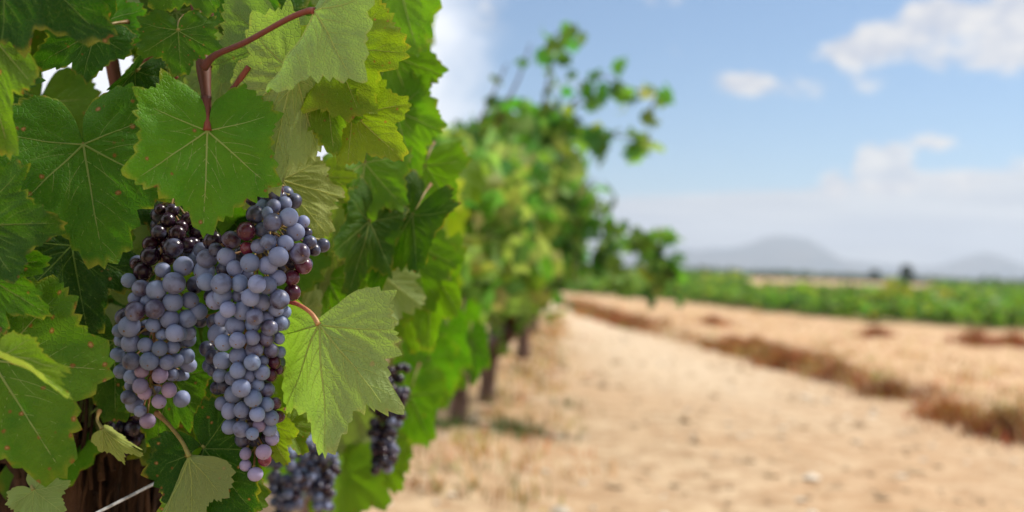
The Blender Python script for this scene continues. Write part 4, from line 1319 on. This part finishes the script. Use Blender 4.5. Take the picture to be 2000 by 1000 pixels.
# ------------------------------------------------------------------ low vineyard beyond the verge
def bush_geo(rng, n, r, h, size, yel=.14, mb=None, o=(0, 0, 0), quad=False):
    mb = mb or MB()
    for k in range(n):
        a = rng.uniform(0, 6.28); rr = math.sqrt(rng.random()) * r
        zz = h * (.25 + .75 * rng.random() * math.sqrt(max(.05, 1 - (rr / r) ** 2)))
        p = np.array([o[0] + math.cos(a) * rr, o[1] + math.sin(a) * rr, o[2] + zz])
        c = (rng.uniform(.24, .36), rng.uniform(.28, .36), .05) if rng.random() < yel else ((.04, .085, .016) if rng.random() < .3 else (rng.uniform(.10, .17), rng.uniform(.22, .31), rng.uniform(.025, .045)))
        if quad:
            Rm = rand_rot(rng, .7, .1); V = np.array([(-1, -.2, 0), (.1, -.9, .1), (1, .1, 0), (-.1, .9, .12)]) * size * rng.uniform(.7, 1.3) @ Rm.T + p
            mb.add(V, [(0, 1, 2, 3)], 0, col=np.tile(c, (4, 1)))
        else:
            add_leaf(mb, rng, p, size * rng.uniform(.7, 1.2), c, rand_rot(rng, .7, .1))
    return mb


rng = random.Random(19)
VAR = []
for i in range(5):
    b = bush_geo(random.Random(200 + i), 150, .52, .38, .085, .12)
    VAR.append(b.mesh('bush_vine', [M_CROWN], True))
yb = bush_geo(random.Random(210), 150, .40, .75, .085, .85).mesh('bush_vine', [M_CROWN], True)
spots = []
for row in range(3):
    for i in range(30):
        y = 14.2 + 15 * (i / 29) ** 1.1
        x = float(FIELD(y)) + .55 + row * 1.9 + rng.gauss(0, .12)
        spots.append((x, y + rng.gauss(0, .2), row))
q = at(1745, 640, 19.0); spots.append((q.x, q.y, 9))
for x, y, row in spots:
    o = bpy.data.objects.new('bush_vine', yb if row == 9 else rng.choice(VAR))
    s_ = rng.uniform(.85, 1.15)
    link(o, None, Matrix.Translation((x, y, float(ground_z(x, y)) - .02)) @ Matrix.Rotation(rng.uniform(0, 6.28), 4, 'Z') @ Matrix.Scale(s_, 4))
    if row == 9: tag(o, 'yellowed low vine standing out among the green ones of the field', 'bush vine', 'low bush vines in the field')
    else: tag(o, 'low green bush vine in the front rows of the field beyond the dry verge', 'bush vine', 'low bush vines in the field')
mb = MB()
for i in range(2000):
    y = 17 + 115 * rng.random() ** 1.15
    x = float(FIELD(min(y, 30))) + (6.2 if y < 30 else -4 - .05 * y) + rng.random() * (.75 * y + 6)
    if 48 < y and .22 < x / y < .44: continue
    if y > 30: x = round(x / 3.4) * 3.4 + rng.gauss(0, .15)
    bush_geo(rng, 16 if y < 60 else 9, .6 if y < 60 else 1.0, .42, .17 if y < 60 else .30, .12, mb, (x, y, float(ground_z(x, y))), True)
tag(mb.build("vineyard_field", M_CROWN), 'broad green vineyard stretching away beyond the verge', None, None, 'stuff')

mb = MB()
for i in range(900):                       # dark hedges and groves beyond the vineyard
    y = rng.uniform(240, 520); x = rng.uniform(-.05, .85) * y
    s_ = rng.uniform(.5, 1.3)
    for k in range(7):
        p = np.array([x + rng.gauss(0, 4.5), y + rng.gauss(0, 2), abs(rng.gauss(0, .55)) * s_ + .4])
        V = np.array([(-1, -.2, -.6), (.1, -.9, .5), (1, .1, -.4), (-.1, .9, .9)]) * rng.uniform(.7, 1.5) @ rand_rot(rng).T + p
        c = (rng.uniform(.025, .05), rng.uniform(.055, .085), rng.uniform(.014, .025))
        mb.add(V, [(0, 1, 2, 3)], 0, col=np.tile(c, (4, 1)))
tag(mb.build('far_groves', M_CROWN), 'dark band of scrub and groves before the hills', None, None, 'stuff')


def far_tree(px, d, h, w_, label, seed):
    rng = random.Random(seed)
    p = at(px, 560, d); o = Vector((p.x, p.y, float(ground_z(p.x, p.y)) - .05))
    root = empty('tree', o, label, 'tree', 'dark trees far across the plain')
    trunk('trunk', [o, o + Vector((0, 0, h * .4)), o + Vector((.1, 0, h * .7))], [h * .05, h * .035, h * .02], root, M_BARK2, seed, 8)
    mb = MB()
    for k in range(420):
        u_ = rng.random(); a = rng.uniform(0, 6.28); zz = h * (.18 + .82 * u_)
        rr = w_ * math.sqrt(rng.random()) * (1 - .75 * abs(u_ - .35) ** 1.2) * rng.uniform(.7, 1.1)
        add_leaf(mb, rng, (o.x + math.cos(a) * rr, o.y + math.sin(a) * rr, zz), h * .075, (rng.uniform(.018, .04), rng.uniform(.04, .07), rng.uniform(.014, .025)))
    mb.build('crown', M_CROWN, root)


far_tree(1770, 165, 3.4, 1.4, 'darker and taller of the two small trees standing far off in the plain', 1)
far_tree(1708, 190, 2.7, 1.3, 'smaller, fainter tree far off in the plain', 2)

# ------------------------------------------------------------------ haze over the whole plain
def haze():
    x0, x1, y0, y1, z0, z1 = -3200, 4600, -80, 3500, -8, 160
    V = [(x, y, z) for z in (z0, z1) for y in (y0, y1) for x in (x0, x1)]
    F = [(0, 2, 3, 1), (4, 5, 7, 6), (0, 1, 5, 4), (2, 6, 7, 3), (0, 4, 6, 2), (1, 3, 7, 5)]
    mb = MB(); mb.add(V, F)
    mt = bpy.data.materials.new('haze_air'); mt.use_nodes = True
    nt = mt.node_tree; nt.nodes.clear()
    v = nt.nodes.new('ShaderNodeVolumePrincipled'); o = nt.nodes.new('ShaderNodeOutputMaterial')
    v.inputs['Color'].default_value = (.74, .83, .97, 1); v.inputs['Density'].default_value = 4.8e-4
    v.inputs['Anisotropy'].default_value = 0.25
    nt.links.new(v.outputs[0], o.inputs['Volume'])
    tag(mb.build('haze', mt, None, None, False), 'pale haze over the far plain', None, None, 'stuff')


haze()
